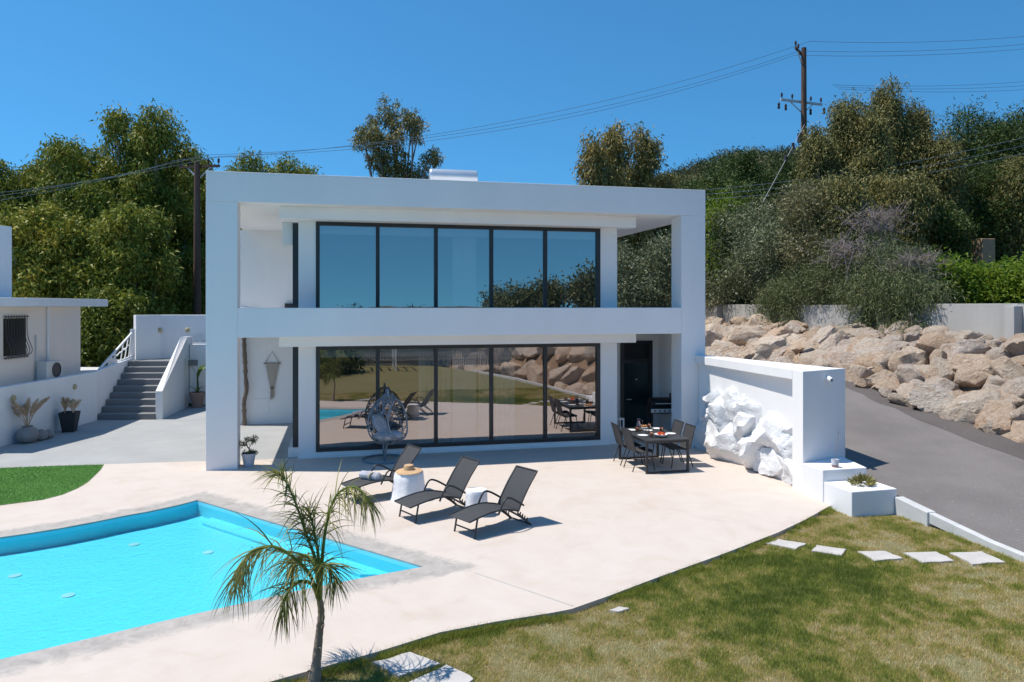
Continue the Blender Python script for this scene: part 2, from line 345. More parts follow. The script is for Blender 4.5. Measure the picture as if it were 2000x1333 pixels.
def ground_h(x, y):
    x = np.asarray(x, float); y = np.asarray(y, float)
    h = np.full(x.shape, -2.0)
    h = h + sstep(8.6, 13.5, y)*(3.2) * sstep(16, 11, x) * 1.0 + sstep(8, 16, y)*2.2*sstep(9, 18, x)   # ground behind the house
    side = sstep(21.6, 22.6, x)
    side = np.maximum(side, sstep(2.6, 3.6, x-np.interp(y, [-34,-28,-23,-18,-14,-9,-5], [8.2,12,14,15.6,17,18.2,18.5]))*(y < -6))
    h = h*(1-side) + side*(2.9 + .0*y + np.clip(x-22, 0, 24)*.17 + np.clip(y-8, 0, 30)*.10)
    # rising country behind and to the right, a ridge far off
    r = np.hypot(x-10, y+10)
    hill = sstep(70, 215, y)*sstep(40, 150, x)*37 + sstep(45, 130, x)*sstep(-40, 50, y)*8
    h = h + hill + (vnoise(x, y, 28, 5)-.5)*5*sstep(45, 120, r) + (vnoise(x, y, 7, 6)-.5)*1.2*sstep(30, 60, r)
    h = h - sstep(-28, -60, y)*6                            # falls away below the garden
    return h
def make_ground():
    g = np.concatenate([np.linspace(-900, -90, 14), np.linspace(-80, 120, 161), np.linspace(130, 400, 55), np.linspace(440, 1200, 12)])
    X, Y = np.meshgrid(g, g, indexing='ij'); Z = ground_h(X, Y); n = len(g)
    me = bpy.data.meshes.new('ground')
    V = np.stack([X, Y, Z], -1).reshape(-1, 3)
    idx = np.arange(n*n).reshape(n, n)
    F = np.stack([idx[:-1,:-1], idx[1:,:-1], idx[1:,1:], idx[:-1,1:]], -1).reshape(-1, 4)
    me.from_pydata(V.tolist(), [], F.tolist()); me.polygons.foreach_set('use_smooth', [True]*len(me.polygons))
    props(link('ground', me, M['scrub']), kind='structure')
make_ground()

def fill(loops, z, name, mat, skirt=None, attr=None, kind='structure'):
    """flat sheet from closed outlines (first outer, others holes); skirt = depth of the edge"""
    bm = bmesh.new(); es = []
    for lp in loops:
        vs = [bm.verts.new((p[0], p[1], z)) for p in lp]
        es += [bm.edges.new((vs[i], vs[(i+1) % len(vs)])) for i in range(len(vs))]
    bmesh.ops.triangle_fill(bm, use_beauty=True, use_dissolve=False, edges=es)
    for f in bm.faces:
        if f.normal.z < 0: f.normal_flip()
    if skirt:
        for lp in loops:
            n = len(lp); a = [bm.verts.new((p[0], p[1], z)) for p in lp]; b = [bm.verts.new((p[0], p[1], z-skirt)) for p in lp]
            for i in range(n): bm.faces.new((a[i], a[(i+1) % n], b[(i+1) % n], b[i]))
    me = bpy.data.meshes.new(name); bm.to_mesh(me); bm.free()
    return props(link(name, me, mat), kind=kind)

LAWN_EDGE = [(12.6,-5.2),(11.69,-5.78),(10.75,-6.42),(9.9,-6.94),(8.5,-7.68),(7.09,-8.37),(6.3,-8.78),(5.67,-9.08),(5.42,-9.13),(4.7,-9.22),(4.03,-9.35),(3.33,-9.66),(2.24,-10.07),(.5,-10.75),(-2,-11.8),(-9,-14.5)]
POOL = [(.28,-2.62),(-.02,-2.94),(-.42,-3.25),(-.8,-3.47),(-1.2,-3.76),(-1.59,-4.0),(-2.0,-4.19),(-2.45,-4.36),(-3.2,-4.55),(-4.2,-4.68),(-5.4,-5.1),(-6.2,-6.2),(-6.3,-7.8),(-5.6,-9.4),(-4.2,-10.3),(-3.0,-10.02),(-1.7,-9.45),(-.55,-8.94),(1.0,-8.27),(2.51,-7.67),(3.3,-7.42),(4.08,-7.2)]
def offset(poly, d):
    n = len(poly); out = []
    ar = sum(poly[i][0]*poly[(i+1)%n][1]-poly[(i+1)%n][0]*poly[i][1] for i in range(n)); sg = 1 if ar > 0 else -1
    for i in range(n):
        a, b, c = (Vector(poly[(i+k) % n]) for k in (-1, 0, 1))
        n1 = Vector(((b-a).y, -(b-a).x)).normalized(); n2 = Vector(((c-b).y, -(c-b).x)).normalized()
        m = (n1+n2)/max(.35, 1+n1.dot(n2)); out.append((b+sg*d*m)[:])
    return out
RIM = offset(POOL, .62)
fill([LAWN_EDGE + [(-16,-15),(-16,1.36),(-2.36,1.27),(-.19,1.12),(.64,.98),(12.3,.98)], RIM], 0, 'terrace', M['terrace'], .16)
props(MB().bar((4.75,-7.62,.001),(5.72,-9.0,.001),.022,.004).build('terrace_joint', M['conc']), kind='structure')
def coping():
    n = len(POOL); vs = [(*p, 0) for p in POOL] + [(*p, 0) for p in RIM] + [(*p, -.025) for p in POOL]
    fs = [(i, (i+1) % n, n+(i+1) % n, n+i) for i in range(n)] + [(i, 2*n+i, 2*n+(i+1) % n, (i+1) % n) for i in range(n)]
    me = bpy.data.meshes.new('pool_coping'); me.from_pydata(vs, [], fs)
    a = me.attributes.new('coping', 'FLOAT', 'POINT'); a.data.foreach_set('value', [1.0]*n+[0.05]*n+[1.0]*n)
    bm = bmesh.new(); bm.from_mesh(me); bmesh.ops.recalc_face_normals(bm, faces=bm.faces); bm.to_mesh(me); bm.free()
    props(link('pool_coping', me, M['terrace']), kind='structure')
coping()
def pool():
    root = empty('swimming_pool', (0,0,-1.5), 'pool filled with turquoise water, grey coping round its edge', 'pool')
    def inv(o): o.matrix_parent_inverse = root.matrix_world.inverted(); o.location = (0,0,1.5); return o
    n = len(POOL); mb = MB(); mb.add([(*p,-.0245) for p in POOL]+[(*p,-.29) for p in POOL], [(i,n+i,n+(i+1)%n,(i+1)%n) for i in range(n)])
    o = mb.build('pool_wall', M['poolpaint'], root); o.location = (0,0,1.5)
    for nm, z, mt in (('pool_floor', -.29, 'poolpaint'), ('water', -.085, 'water')):
        o = fill([POOL if nm == 'water' else offset(POOL, .02)], z, nm, M[mt]); del o['kind']; o.parent = root; o.location = (0,0,1.5)
    # bench along the terrace side
    a, b = Vector((.28,-2.62)), Vector((4.08,-7.2)); d = (b-a).normalized(); nn = Vector((d.y, -d.x))
    if nn.x > 0: nn = -nn
    mb = MB().prism([(a+d*.5)[:], (b-d*.6)[:], (b-d*1.0+nn*.3)[:], (a+d*.7+nn*.3)[:]], -.30, -.245); o = mb.build('bench', M['poolpaint'], root); o.location = (0,0,1.5)
    for (x, y) in ((-.42,-4.25),(-1.75,-5.4),(-.72,-6.4),(.85,-4.95)):
        o = MB().lathe([(.09,0),(.085,.012),(.0,.014)], 16, (x,y,-.29)).build('inlet', M['white_metal'], root); o.location = (0,0,1.5)
pool()
fill([[(-16,1.364),(-2.36,1.274),(-.19,1.124),(.64,.984),(1.95,.984),(1.95,6.6),(-.6,6.6),(-.6,12.3),(-9,12.3),(-16,6)]], -.002, 'patio', M['patio'], .1)
TURF = [(-16,1.36),(-4.61,1.33),(-3.56,1.30),(-2.42,1.20),(-2.32,.6),(-2.27,.02),(-2.22,-.6),(-2.25,-1.1),(-2.36,-1.6),(-2.6,-1.95),(-3.22,-2.2),(-4.6,-2.35),(-16,-2.3)]
fill([TURF], .006, 'artificial_lawn', M['turfbase'])
KERBX = [(12.74,-6.9),(12.80,-7.5),(12.78,-8.2),(12.72,-8.85),(12.5,-10.5),(12.2,-13),(11.6,-17),(10.4,-22)]
fill([[(12.6,-5.2)] + KERBX + [(9.5,-25),(7,-29),(-20,-29),(-20,-15),(-9,-14.5)] + LAWN_EDGE[:-1][::-1][:-1]], -.07, 'lawn', M['lawnsoil'])

# driveway: sloping strip between the garden and the boulders
def strip(name, left, right, mat, dz=0, skirt=.5):
    vs = []; fs = []
    for (a, b) in zip(left, right): vs += [(a[0], a[1], drive_z(a[1])+dz), (b[0], b[1], drive_z(b[1])+dz)]
    n = len(left); fs = [(2*i, 2*i+1, 2*i+3, 2*i+2) for i in range(n-1)]
    me = bpy.data.meshes.new(name); me.from_pydata(vs, [], fs)
    bm = bmesh.new(); bm.from_mesh(me); bmesh.ops.recalc_face_normals(bm, faces=bm.faces)
    if bm.faces[:][0].normal.z < 0: bmesh.ops.reverse_faces(bm, faces=bm.faces)
    bm.to_mesh(me); bm.free(); return props(link(name, me, mat), kind='structure')
vv = [-24,-22,-17,-13,-10.5,-8.85,-8.2,-7.5,-6.9,-6.2,-5.4,-4.4,-2,-.4,2,4,8,11,13]
lx = [9.6,10.40,11.60,12.20,12.50,12.72,12.78,12.80,12.74,12.76,12.7,12.6,12.3,12.27,12.27,12.3,12.4,12.5,12.6]
strip('driveway', list(zip(lx, vv)), [(bank_u(v)+2, v) for v in vv], M['asphalt'])
ev = np.arange(-24, 13.1, .5); rr = random.Random(4)
strip('driveway_edge', [(bank_u(v)-1.15+.35*math.sin(v*.35)+rr.uniform(-.1,.1), v) for v in ev], [(bank_u(v)+1.9, v) for v in ev], M['asphalt_edge'], .005)
MBk = MB()
for i in range(len(KERBX)-1):
    a, b = KERBX[i], KERBX[i+1]; MBk.bar((a[0]+.03,a[1],max(-.05,drive_z(a[1])-.06)), (b[0]+.03,b[1],max(-.05,drive_z(b[1])-.06)), .13, .18)
props(MBk.build('kerb', M['kerb'], bevel=.012), kind='structure')
# earth bank under the boulders
def bank():
    vs = []; fs = []; V = np.arange(-34, 26.1, 1.0); U = [18.2, 18.9, 20.2, 21.4, 22.6]
    for v in V:
        b = drive_z(v); top = 2.85
        for u in U: t = min(1, max(0, (u-18.6)/2.9)); vs.append((u-18.5+bank_u(v), v, b-.15 + (top-b)*t))
    m = len(U)
    for i in range(len(V)-1):
        for j in range(m-1): fs.append((i*m+j, i*m+j+1, (i+1)*m+j+1, (i+1)*m+j))
    o = MB().add(vs, fs).build('earth_bank', M['earth'], smooth=True); props(o, kind='structure')
bank()

# ------------------------------------------------------------------ the villa
W, DEP = 12.27, 7.4
villa = empty('villa', (6.1, 3.5, 0), 'modern two storey white villa framed by square pillars and a flat roof', 'house')
VO = Vector((6.1, 3.5, 0))
def vpart(mb, name, mat, bevel=.008, parent=None, **k):
    o = mb.build(name, mat, villa if parent is None else parent, bevel=bevel, **k)
    if parent is None: o.location = -VO
    return o
vpart(MB().box(0, .67, 0, .52, -.05, 6.058), 'pillar', M['plaster'])
vpart(MB().box(11.59, W, 0, .60, -.05, 6.058), 'pillar', M['plaster'])
vpart(MB().box(.003, W, -.005, DEP, 6.06, 6.70).box(0, W, -.005, .25, 6.70, 6.74).box(0, W, DEP-.25, DEP, 6.70, 6.74).box(0,.25,.25,DEP-.25,6.70,6.74).box(W-.25,W,.25,DEP-.25,6.70,6.74), 'roof', M['plaster'], .006)
vpart(MB().box(.67, 11.59, .003, .22, 2.98, 3.655), 'balcony_parapet', M['plaster'])
vpart(MB().box(.002, .2, .52, DEP-.3, 3.24, 3.65), 'balcony_parapet', M['plaster'])
vpart(MB().box(W-.2, W-.002, .6, DEP-.3, 3.24, 3.65), 'balcony_parapet', M['plaster'])
vpart(MB().box(.004, W-.004, .22, DEP-.2, 2.98, 3.22), 'floor_slab', M['plaster'])
vpart(MB().box(1.53, 10.53, .48, .947, 2.735, 2.978), 'lintel', M['plaster'])
vpart(MB().box(1.53, 10.53, .48, .947, 5.765, 6.058), 'lintel', M['plaster'])
WX = [2.36, 3.85, 5.305, 6.74, 8.185, 9.70]
for z0, z1, wz0, wz1 in ((-.05, 2.978, .13, 2.72), (3.22, 6.058, 3.30, 5.775)):
    mb = MB().box(1.95, 2.36, .95, 1.2, z0, z1).box(9.70, 10.18, .95, 1.2, z0, z1).box(2.36, 9.70, .952, 1.2, z0, wz0).box(2.36, 9.70, .952, 1.2, wz1, z1)
    vpart(mb, 'front_wall', M['plaster'], 0)
    vpart(MB().box(1.95, 2.12, 1.2, DEP-.3, z0, z1), 'side_wall', M['plaster'], 0)
    vpart(MB().box(10.0, 10.18, 1.2, DEP-.3, z0, z1), 'side_wall', M['plaster'], 0)
    vpart(MB().box(2.12, 10.0, DEP-.5, DEP-.3, z0, z1), 'back_wall', M['interior'], 0)
    # window: five dark framed panes
    wd = MB().box(WX[0], WX[-1], .93, 1.07, wz0, wz0+.09).box(WX[0], WX[-1], .93, 1.07, wz1-.10, wz1)
    wd.box(WX[0], WX[0]+.09, .93, 1.07, wz0+.09, wz1-.10).box(WX[-1]-.10, WX[-1], .93, 1.07, wz0+.09, wz1-.10)
    w_ = vpart(wd, 'window', M['frame'], .004)
    for k in range(5):
        a = WX[k] + (.09 if k == 0 else .045); b = WX[k+1] - (.10 if k == 4 else .045)
        if k: MB().box(WX[k]-.045, WX[k]+.045, .935, 1.06, wz0+.09, wz1-.10).build('mullion', M['frame'], w_)
        MB().add([(a,1.0,wz0+.09),(b,1.0,wz0+.09),(b,1.0,wz1-.10),(a,1.0,wz1-.10)], [(0,1,2,3)]).build('pane', M['glass'], w_)
    zf = max(z0, 0.02)
    vpart(MB().box(2.12, 10.0, 1.2, DEP-.5, zf+(.02 if z0 > 0 else 0), zf+.06), 'room_floor', M['roomfloor'], 0)
    vpart(MB().box(5.80, 6.43, 1.45, 1.75, zf+.06, z1-.002), 'interior_column', M['plaster'], .01)
    vpart(MB().box(2.37, 9.69, 1.10, 1.19, wz1-.30, wz1-.02), 'blind_box', M['plaster'], .01)
    # dark shutter frame standing out on the left flank
    vpart(MB().box(1.80, 1.945, 1.20, 1.42, wz0+.10, wz1-.04), 'shutter_frame', M['frame'], .006)
    vpart(MB().box(1.80, 1.95, 1.42, 3.6, wz0+.10, wz1-.04), 'shutter', M['charcoal'], 0)
vpart(MB().box(1.70, 1.95, 1.12, 3.7, -.02, .22), 'plinth', M['plaster'], .01)
vpart(MB().box(1.94, 9.95, .86, .951, -.02, .035), 'door_sill', M['plaster'], .006)
# left open bay
vpart(MB().box(-.35, 1.95, 6.6, 6.85, -.05, 2.978), 'back_wall', M['plaster'], 0)
vpart(MB().box(-.35, 1.95, 6.6, 6.85, 3.22, 6.058), 'back_wall', M['plaster'], 0)
vpart(MB().box(.28, .77, 6.585, 6.602, .32, .80), 'access_panel', M['plaster'], .004)
vpart(MB().box(1.25, 1.80, 6.45, 6.60, 3.5, 3.78), 'vent', M['charcoal'], .01)
for k, z in enumerate((5.52, 5.40, 5.28)): vpart(MB().box(1.62, 1.76, 1.44, 1.50, z, z+.03), 'wall_vent', M['rust'], 0)
vpart(MB().box(1.55, 1.95, 1.25, 1.8, 5.2, 5.765), 'side_wall', M['plaster'], .006)
# right entrance bay
vpart(MB().box(10.18, 10.88, 2.5, 2.7, -.05, 2.978).box(11.88, W-.01, 2.5, 2.7, -.05, 2.978).box(10.88, 11.88, 2.5, 2.7, 2.68, 2.978), 'entrance_wall', M['plaster'], 0)
vpart(MB().box(W-.2, W-.006, .6, DEP-.3, -.05, 2.979), 'side_wall', M['plaster'], 0)
dr = vpart(MB().box(10.88, 10.99, 2.46, 2.6, 0, 2.68).box(11.77, 11.88, 2.46, 2.6, 0, 2.68).box(10.99, 11.77, 2.46, 2.6, 2.03, 2.14).box(10.99, 11.77, 2.46, 2.6, 2.60, 2.68), 'entrance_door', M['frame'], .005)
MB().box(10.99, 11.77, 2.50, 2.56, .0, 2.03).build('door_leaf', M['doorglass'], dr)
MB().box(10.99, 11.77, 2.52, 2.56, 2.14, 2.60).build('transom_panel', M['black'], dr)
MB().tube([(11.07,2.47,.98),(11.07,2.42,.98),(11.2,2.42,.98)], .012).build('handle', M['steel'], dr)
MB().lathe([(.022,-.01),(.022,.01),(0,.012)], 12).build('peephole', M['steel'], dr).matrix_local = Matrix.Translation((11.38,2.49,1.55)) @ Matrix.Rotation(R(90),4,'X')
vpart(MB().box(10.2, W-.2, .98, 2.5, -.05, -.001), 'entrance_floor', M['terrace'], 0)
# curtains
for u0, u1, sd in ((4.9, 5.74, 1), (6.47, 7.45, 2)):
    mb = MB(); n = 90; vs = []
    for i in range(n+1):
        u = u0+(u1-u0)*i/n; y = 1.36+.035*math.sin(u*44+sd)+.015*math.sin(u*97)
        vs += [(u, y, .1), (u, y+.01, 2.45)]
    mb.add(vs, [(2*i, 2*i+2, 2*i+3, 2*i+1) for i in range(n)])
    o = mb.build('curtain', M['sheer'], smooth=True); props(o, 'white sheer curtain hanging behind the lower glass, %s side of the interior column' % ('egg chair' if sd == 1 else 'dining table'), 'curtain', 'curtains')
# solar tank
t = empty('solar_tank', (6.3, 4.6, 6.70), 'white solar water heater tank lying on the flat roof', 'water tank')
prof = [(0,-.73),(.19,-.725),(.205,-.71),(.21,-.68),(.21,.68),(.205,.71),(.19,.725),(0,.73)]
MB().lathe(prof, 28).build('tank', M['tank'], t, smooth=True).matrix_local = Matrix.Translation((0,0,.94)) @ Matrix.Rotation(R(90),4,'Y')
for x in (-.5,.5):
    MB().bar((x,-.25,0),(x,0,.72),.05,.05).bar((x,.25,0),(x,0,.72),.05,.05).build('stand_leg', M['steel'], t)
MB().box(-1.15,1.15,.35,.4,.70,.76).box(-1.15,-.8,-.1,.3,.70,.80).box(.8,1.12,-.1,.3,.70,.78).build('panel_frame', M['steel'], t, .006)

# ------------------------------------------------------------------ wall with rocks, planter, kerb block
wl = empty('garden_wall', (12.3,-2.5,0), 'thick white boundary wall with coping and painted rocks below, beside the driveway', 'wall')
wl_o = Vector((12.3,-2.5,0))
def wpart(mb, name, mat=M['plaster'], bevel=.012):
    o = mb.build(name, mat, wl, bevel=bevel); o.location = -wl_o; return o
wpart(MB().prism([(12.07,-.02),(12.06,-4.40),(12.98,-4.36),(12.265,-.02)], -.3, 2.20), 'wall_core')
wpart(MB().prism([(11.97,-.01),(11.87,-4.40),(13.02,-4.395),(12.268,-.01)], 2.202, 2.41), 'coping')
wpart(MB().prism([(11.87,-4.402),(11.80,-4.86),(13.10,-4.42),(13.03,-4.397)], -.3, 2.413), 'end_pier')
c = MB().lathe([(.0,0),(.045,0),(.05,.02),(.05,.16),(.036,.165),(.034,.06),(0,.06)], 18)
o = c.build('security_camera', M['white_metal'], smooth=True); o.matrix_world = Matrix.Translation((12.53,-4.60,2.25)) @ Matrix.Rotation(R(105),4,'X')
props(o, 'small white tube camera mounted high on the white wall end', 'camera')
pl = empty('planter', (12.2,-5.6,0), 'stepped white masonry planter built against the wall end', 'planter')
po = Vector((12.2,-5.6,0))
for nm, mb in (('lower_step', MB().prism([(11.80,-5.50),(11.80,-6.28),(12.76,-6.26),(12.76,-5.5)], -.3, .39)), ('upper_step', MB().prism([(11.782,-4.87),(11.782,-5.50),(12.74,-5.50),(12.98,-4.47)], -.3, .61))):
    o = mb.build(nm, M['plaster_old'], pl, bevel=.015); o.location = -po
kb = MB().prism([(12.70,-6.27),(12.68,-7.05),(12.86,-7.05),(12.88,-6.27)], -.1, [.25,.18,.18,.25]).build('kerb_block', M['kerb'], bevel=.015)
props(kb, 'low pale concrete kerb block running on from the planter', 'kerb block')

def rock_mesh(name, seed, squash=(1,.8,.75), rough=.07, sub=4, planes=12):
    rng = np.random.RandomState(seed); bm = bmesh.new(); bmesh.ops.create_icosphere(bm, subdivisions=sub, radius=1)
    nrm = rng.normal(size=(planes,3)); nrm /= np.linalg.norm(nrm, axis=1)[:,None]; hh = rng.uniform(.50, .92, planes)
    for v in bm.verts:
        d = np.array(v.co); d /= np.linalg.norm(d); k = nrm @ d
        r = min([1.12]+[h/x for h, x in zip(hh, k) if x > .12])
        p = Vector(d*r); s = Vector((seed*3.1, seed*1.7, 0))
        p *= 1 + rough*noise.fractal(p*1.6+s, 1, 2, 4) + rough*.45*noise.fractal(p*5+s, 1, 2, 4) + rough*.22*noise.noise(p*13+s)
        v.co = Vector((p.x*squash[0], p.y*squash[1], p.z*squash[2]))
    me = bpy.data.meshes.new(name); bm.to_mesh(me); bm.free()
    me.polygons.foreach_set('use_smooth', [True]*len(me.polygons)); me.set_sharp_from_angle(angle=R(28)); return me
WR = [rock_mesh('painted_rock', 60+i, (1,.9,.9), .13) for i in range(5)]
rg = random.Random(11)
# bottom to top against the wall face; u = how far they bulge out
rocks = [(-.55,.30,.42),(-1.2,.34,.50),(-1.95,.32,.48),(-2.7,.33,.50),(-3.35,.28,.44),(-4.0,.30,.44),
         (-.75,.85,.42),(-1.45,.88,.50),(-2.2,.85,.46),(-2.95,.84,.48),(-3.65,.80,.44),(-4.15,.72,.32),
         (-1.0,1.28,.38),(-1.75,1.26,.42),(-2.6,1.20,.40),(-3.4,1.12,.36),(-4.05,1.08,.30),(-.6,1.25,.28),(-1.35,1.48,.25),(-2.1,1.45,.24)]
for i, (v, z, s) in enumerate(rocks):
    o = link('painted_rock', WR[i % 5], M['limewash']); s *= 1.5
    o.location = (12.22+rg.uniform(-.04,.04)+.05*(z > 1), v, z); o.scale = (s*.75, s*rg.uniform(.95,1.15), s*rg.uniform(.75,.9))
    o.rotation_euler = (rg.uniform(-.5,.5), rg.uniform(-.4,.4), rg.uniform(-.4,.4))
    props(o, 'whitewashed rock bulging from the foot of the white wall', 'rock', 'whitewashed rocks set into the wall')

# ------------------------------------------------------------------ boulders and concrete wall
BM_ = [rock_mesh('boulder', 20+i, ((1,.8,.72),(1,.7,.85),(1,.9,.6),(1,.75,.68))[i % 4], .085, 4, 10+i % 3) for i in range(12)]
rg = random.Random(21); nb = 0
def boulder(u, v, z, s, lab, grp):
    global nb
    o = link('boulder', BM_[nb % 12], M['boulder']); nb += 1
    o.location = (u, v, z); o.scale = (s*rg.uniform(.9,1.15), s*rg.uniform(.9,1.2), s*rg.uniform(.85,1.1))
    o.rotation_euler = (rg.uniform(-.5,.5), rg.uniform(-.5,.5), rg.uniform(0, 6.28)); props(o, lab, 'boulder', grp)
rows = [(18.65,.03,.56,.80),(19.1,.18,.58,.80),(19.6,.35,.58,.80),(20.1,.52,.54,.78),(20.6,.68,.50,.75),(21.1,.82,.44,.72),(21.55,.92,.34,.7)]
for r_, (u, t, s, sp) in enumerate(rows):
    v = -5.2 + rg.uniform(0,.6)
    while v < 20:
        b = drive_z(v); zz = b + (2.8-b)*t
        far = v > 8
        boulder(u+rg.uniform(-.22,.22), v, zz+rg.uniform(-.08,.14), s*rg.choice((.72,.95,1.1,1.25,1.5))*rg.uniform(.92,1.08)*(1.3 if far else 1), 'pale orange limestone boulder in the stacked bank beside the driveway', 'limestone boulders banked along the driveway')
        v += sp*rg.uniform(.8,1.25)*(1.7 if far else 1)
for u, t, s, sp in ((.3,.05,.95,1.5),(1.1,.32,1.0,1.5),(1.9,.62,.95,1.5),(2.6,.90,.8,1.5)):       # further down the drive, seen in the glass
    v = -31.
    while v < -5.6:
        b = drive_z(v); boulder(bank_u(v)+u+rg.uniform(-.2,.2), v, b+(2.7-b)*t, s*rg.uniform(.8,1.2), 'big limestone boulder in the bank bending away along the lower driveway', 'limestone boulders along the lower driveway')
        v += sp*rg.uniform(.85,1.15)
for i, (x, y) in enumerate(((18.0,-1.9),(17.95,.2),(18.1,1.3),(18.05,-3.1),(17.8,-.7),(18.2,2.6))):
    boulder(x, y, drive_z(y)+.08, rg.uniform(.22,.38), 'small loose limestone rock fallen at the foot of the boulder bank', 'loose rocks at the driveway edge')
o = MB().lathe([(.0,.02),(.20,.02),(.205,0),(.22,0),(.22,.6),(0,.6)], 20).build('drain_pipe', M['charcoal'], smooth=True)
o.matrix_world = Matrix.Translation((18.75,5.2,1.95)) @ Matrix.Rotation(R(75),4,'Y') @ Matrix.Scale(.75,4); props(o, 'dark round drain pipe end among the boulders', 'pipe')
cw = empty('concrete_wall', (22.2, 6, 2.5), 'long grey concrete retaining wall with pilasters above the boulders', 'wall')
pv = [-11.5,-5.0,-.2,6.2,12.2,16.9,21]
for i in range(len(pv)-1):
    MB().box(-.12,.12,pv[i]-6,pv[i+1]-6.004,-.6+.0*i,1.27-(.03*(i % 2))).build('wall_panel', M['conc'], cw, bevel=.012)
for v in pv[1:-1]: MB().box(-.42,-.122,v-6-.16,v-6+.16,-.7,1.20).build('pilaster', M['conc'], cw, bevel=.012)
o = MB().box(-.35,.35,-.3,.3,-.4,1.75).build('stone_pillar', M['stonepillar'], bevel=.03, loc=(31.0,9.65,4.95)); props(o, 'old square sandstone gate pillar standing on the slope', 'pillar')
o = MB().box(-.6,6,-.15,.15,-.8,.55).build('low_wall', M['conc'], bevel=.02, loc=(31.8,11.2,5.1)); props(o, 'low grey concrete wall behind the sandstone pillar', 'wall')

# ------------------------------------------------------------------ left side: retaining wall, stairs, neighbour
o = MB().prism([(-6.35,2.1),(-5.76,4.2),(-4.70,8.6),(-4.84,8.66),(-4.90,8.66),(-5.95,4.25),(-6.55,2.15)], -.2, [1.55,1.55,1.58,1.58,1.58,1.55,1.55]).build('retaining_wall', M['plaster_old'], bevel=.012)
props(o, 'long low white retaining wall left of the grey patio', 'wall')
o = MB().prism([(-4.84,8.6),(-4.745,8.6),(-4.50,12.2),(-4.70,12.2)], -.2, [1.575,1.575,1.80,1.80]).build('stair_side_wall', M['plaster_old'], bevel=.012); props(o, 'white side wall left of the grey steps below the lattice railing', 'wall')
fill([[(-6.5,2.1),(-5.9,4.2),(-4.86,8.66),(-4.62,11.9),(-20,16),(-20,2)]], 1.45, 'upper_yard', M['kerb'], .3)
st = empty('staircase', (-3.8,8.6,0), 'outdoor flight of dark grey steps between white walls', 'stairs')
so = Vector((-3.8,8.6,0))
A0, A1 = Vector((-4.74,8.72)), Vector((-2.93,8.36)); B0, B1 = Vector((-4.50,11.85)), Vector((-2.75,11.55))
NS = 9; rise = 1.70/NS
for k in range(NS):
    t0 = k/NS; l0, r0 = A0.lerp(B0, t0), A1.lerp(B1, t0); l1, r1 = A0.lerp(B0, (k+1)/NS+.01), A1.lerp(B1, (k+1)/NS+.01)
    o = MB().prism([l0[:], r0[:], r1[:], l1[:]], -.1 if k == 0 else rise*k-.12, rise*(k+1)).build('step', M['grey_step'], st, bevel=.012); o.location = -so
bw = empty('balustrade_wall', (-2.8,10,0), 'sloping white balustrade wall on the right of the grey steps', 'wall')
o = MB().prism([(-2.92,8.40),(-2.70,8.36),(-2.50,11.3),(-2.50,12.2),(-2.72,12.2),(-2.72,11.3)], -.1, [.92,.92,2.55,2.55,2.55,2.55]).build('slope', M['plaster'], bw, bevel=.012); o.location = (2.8,-10,0)
o = MB().prism([(-2.48,11.62),(-1.0,11.35),(-1.0,11.55),(-2.48,11.82)], -.1, 2.28).build('return_wall', M['plaster'], bw, bevel=.012); o.location = (2.8,-10,0)
rl = empty('roof_railing', (-1.8,11.5,2.3), 'short white lattice railing on the return wall beside the villa', 'railing')
rs = [((-2.45,11.72,2.68),(-1.0,11.45,2.68)),((-2.45,11.72,2.32),(-1.0,11.45,2.32)),((-2.45,11.72,2.5),(-2.1,11.66,2.46)),((-2.1,11.66,2.46),(-1.7,11.58,2.56)),((-2.2,11.68,2.68),(-2.1,11.66,2.32)),((-1.7,11.58,2.68),(-1.75,11.59,2.32))]
for a, b in rs: MB().bar(Vector(a)-Vector((-1.8,11.5,2.3)), Vector(b)-Vector((-1.8,11.5,2.3)), .035, .045).build('rail', M['white_metal'], rl)
lw = MB().prism([(-4.45,12.25),(-3.7,12.75),(-1.6,12.2),(-.6,12.0),(-.6,12.2),(-1.6,12.4),(-3.7,12.95),(-4.6,12.5)], 0, 3.36).build('landing_wall', M['plaster'], bevel=.012)
props(lw, 'tall shaded white wall behind the landing at the top of the steps', 'wall')
fill([[(-5,11.80),(-2.6,11.45),(-.6,12.0),(-3.7,12.9),(-5.5,12.6)]], 1.698, 'landing', M['grey_step'], .2)
hr = empty('stair_railing', (-4.6,10.4,0), 'white lattice stair railing sloping up to the landing wall', 'railing')
P0, P1 = Vector((-4.86,9.3,1.58)), Vector((-4.56,12.2,2.72)); Q1 = Vector((-4.56,12.2,1.85)); ho = Vector((-4.6,10.4,0))
def rail(a, b, w=.05, nm='rail'): MB().bar(a-ho, b-ho, w, w).build(nm, M['white_metal'], hr)
rail(P0, P1, .06); rail(P0, Q1, .05)
rg = random.Random(3)
for k in range(1, 8):
    t = k/8; a = P0.lerp(Q1, t); b = P0.lerp(P1, min(1, t+rg.choice((-.08,.09,.12)))); rail(a, b, .035)
for k in range(2, 7): 
    t = k/8; rail((P0.lerp(Q1,t)+P0.lerp(P1,t))*.5, P0.lerp(P1, t+.12)*.6+P0.lerp(Q1,t+.12)*.4, .03)
rail(Q1+Vector((0,0,-.2)), P1+Vector((0,0,.12)), .14, 'post')
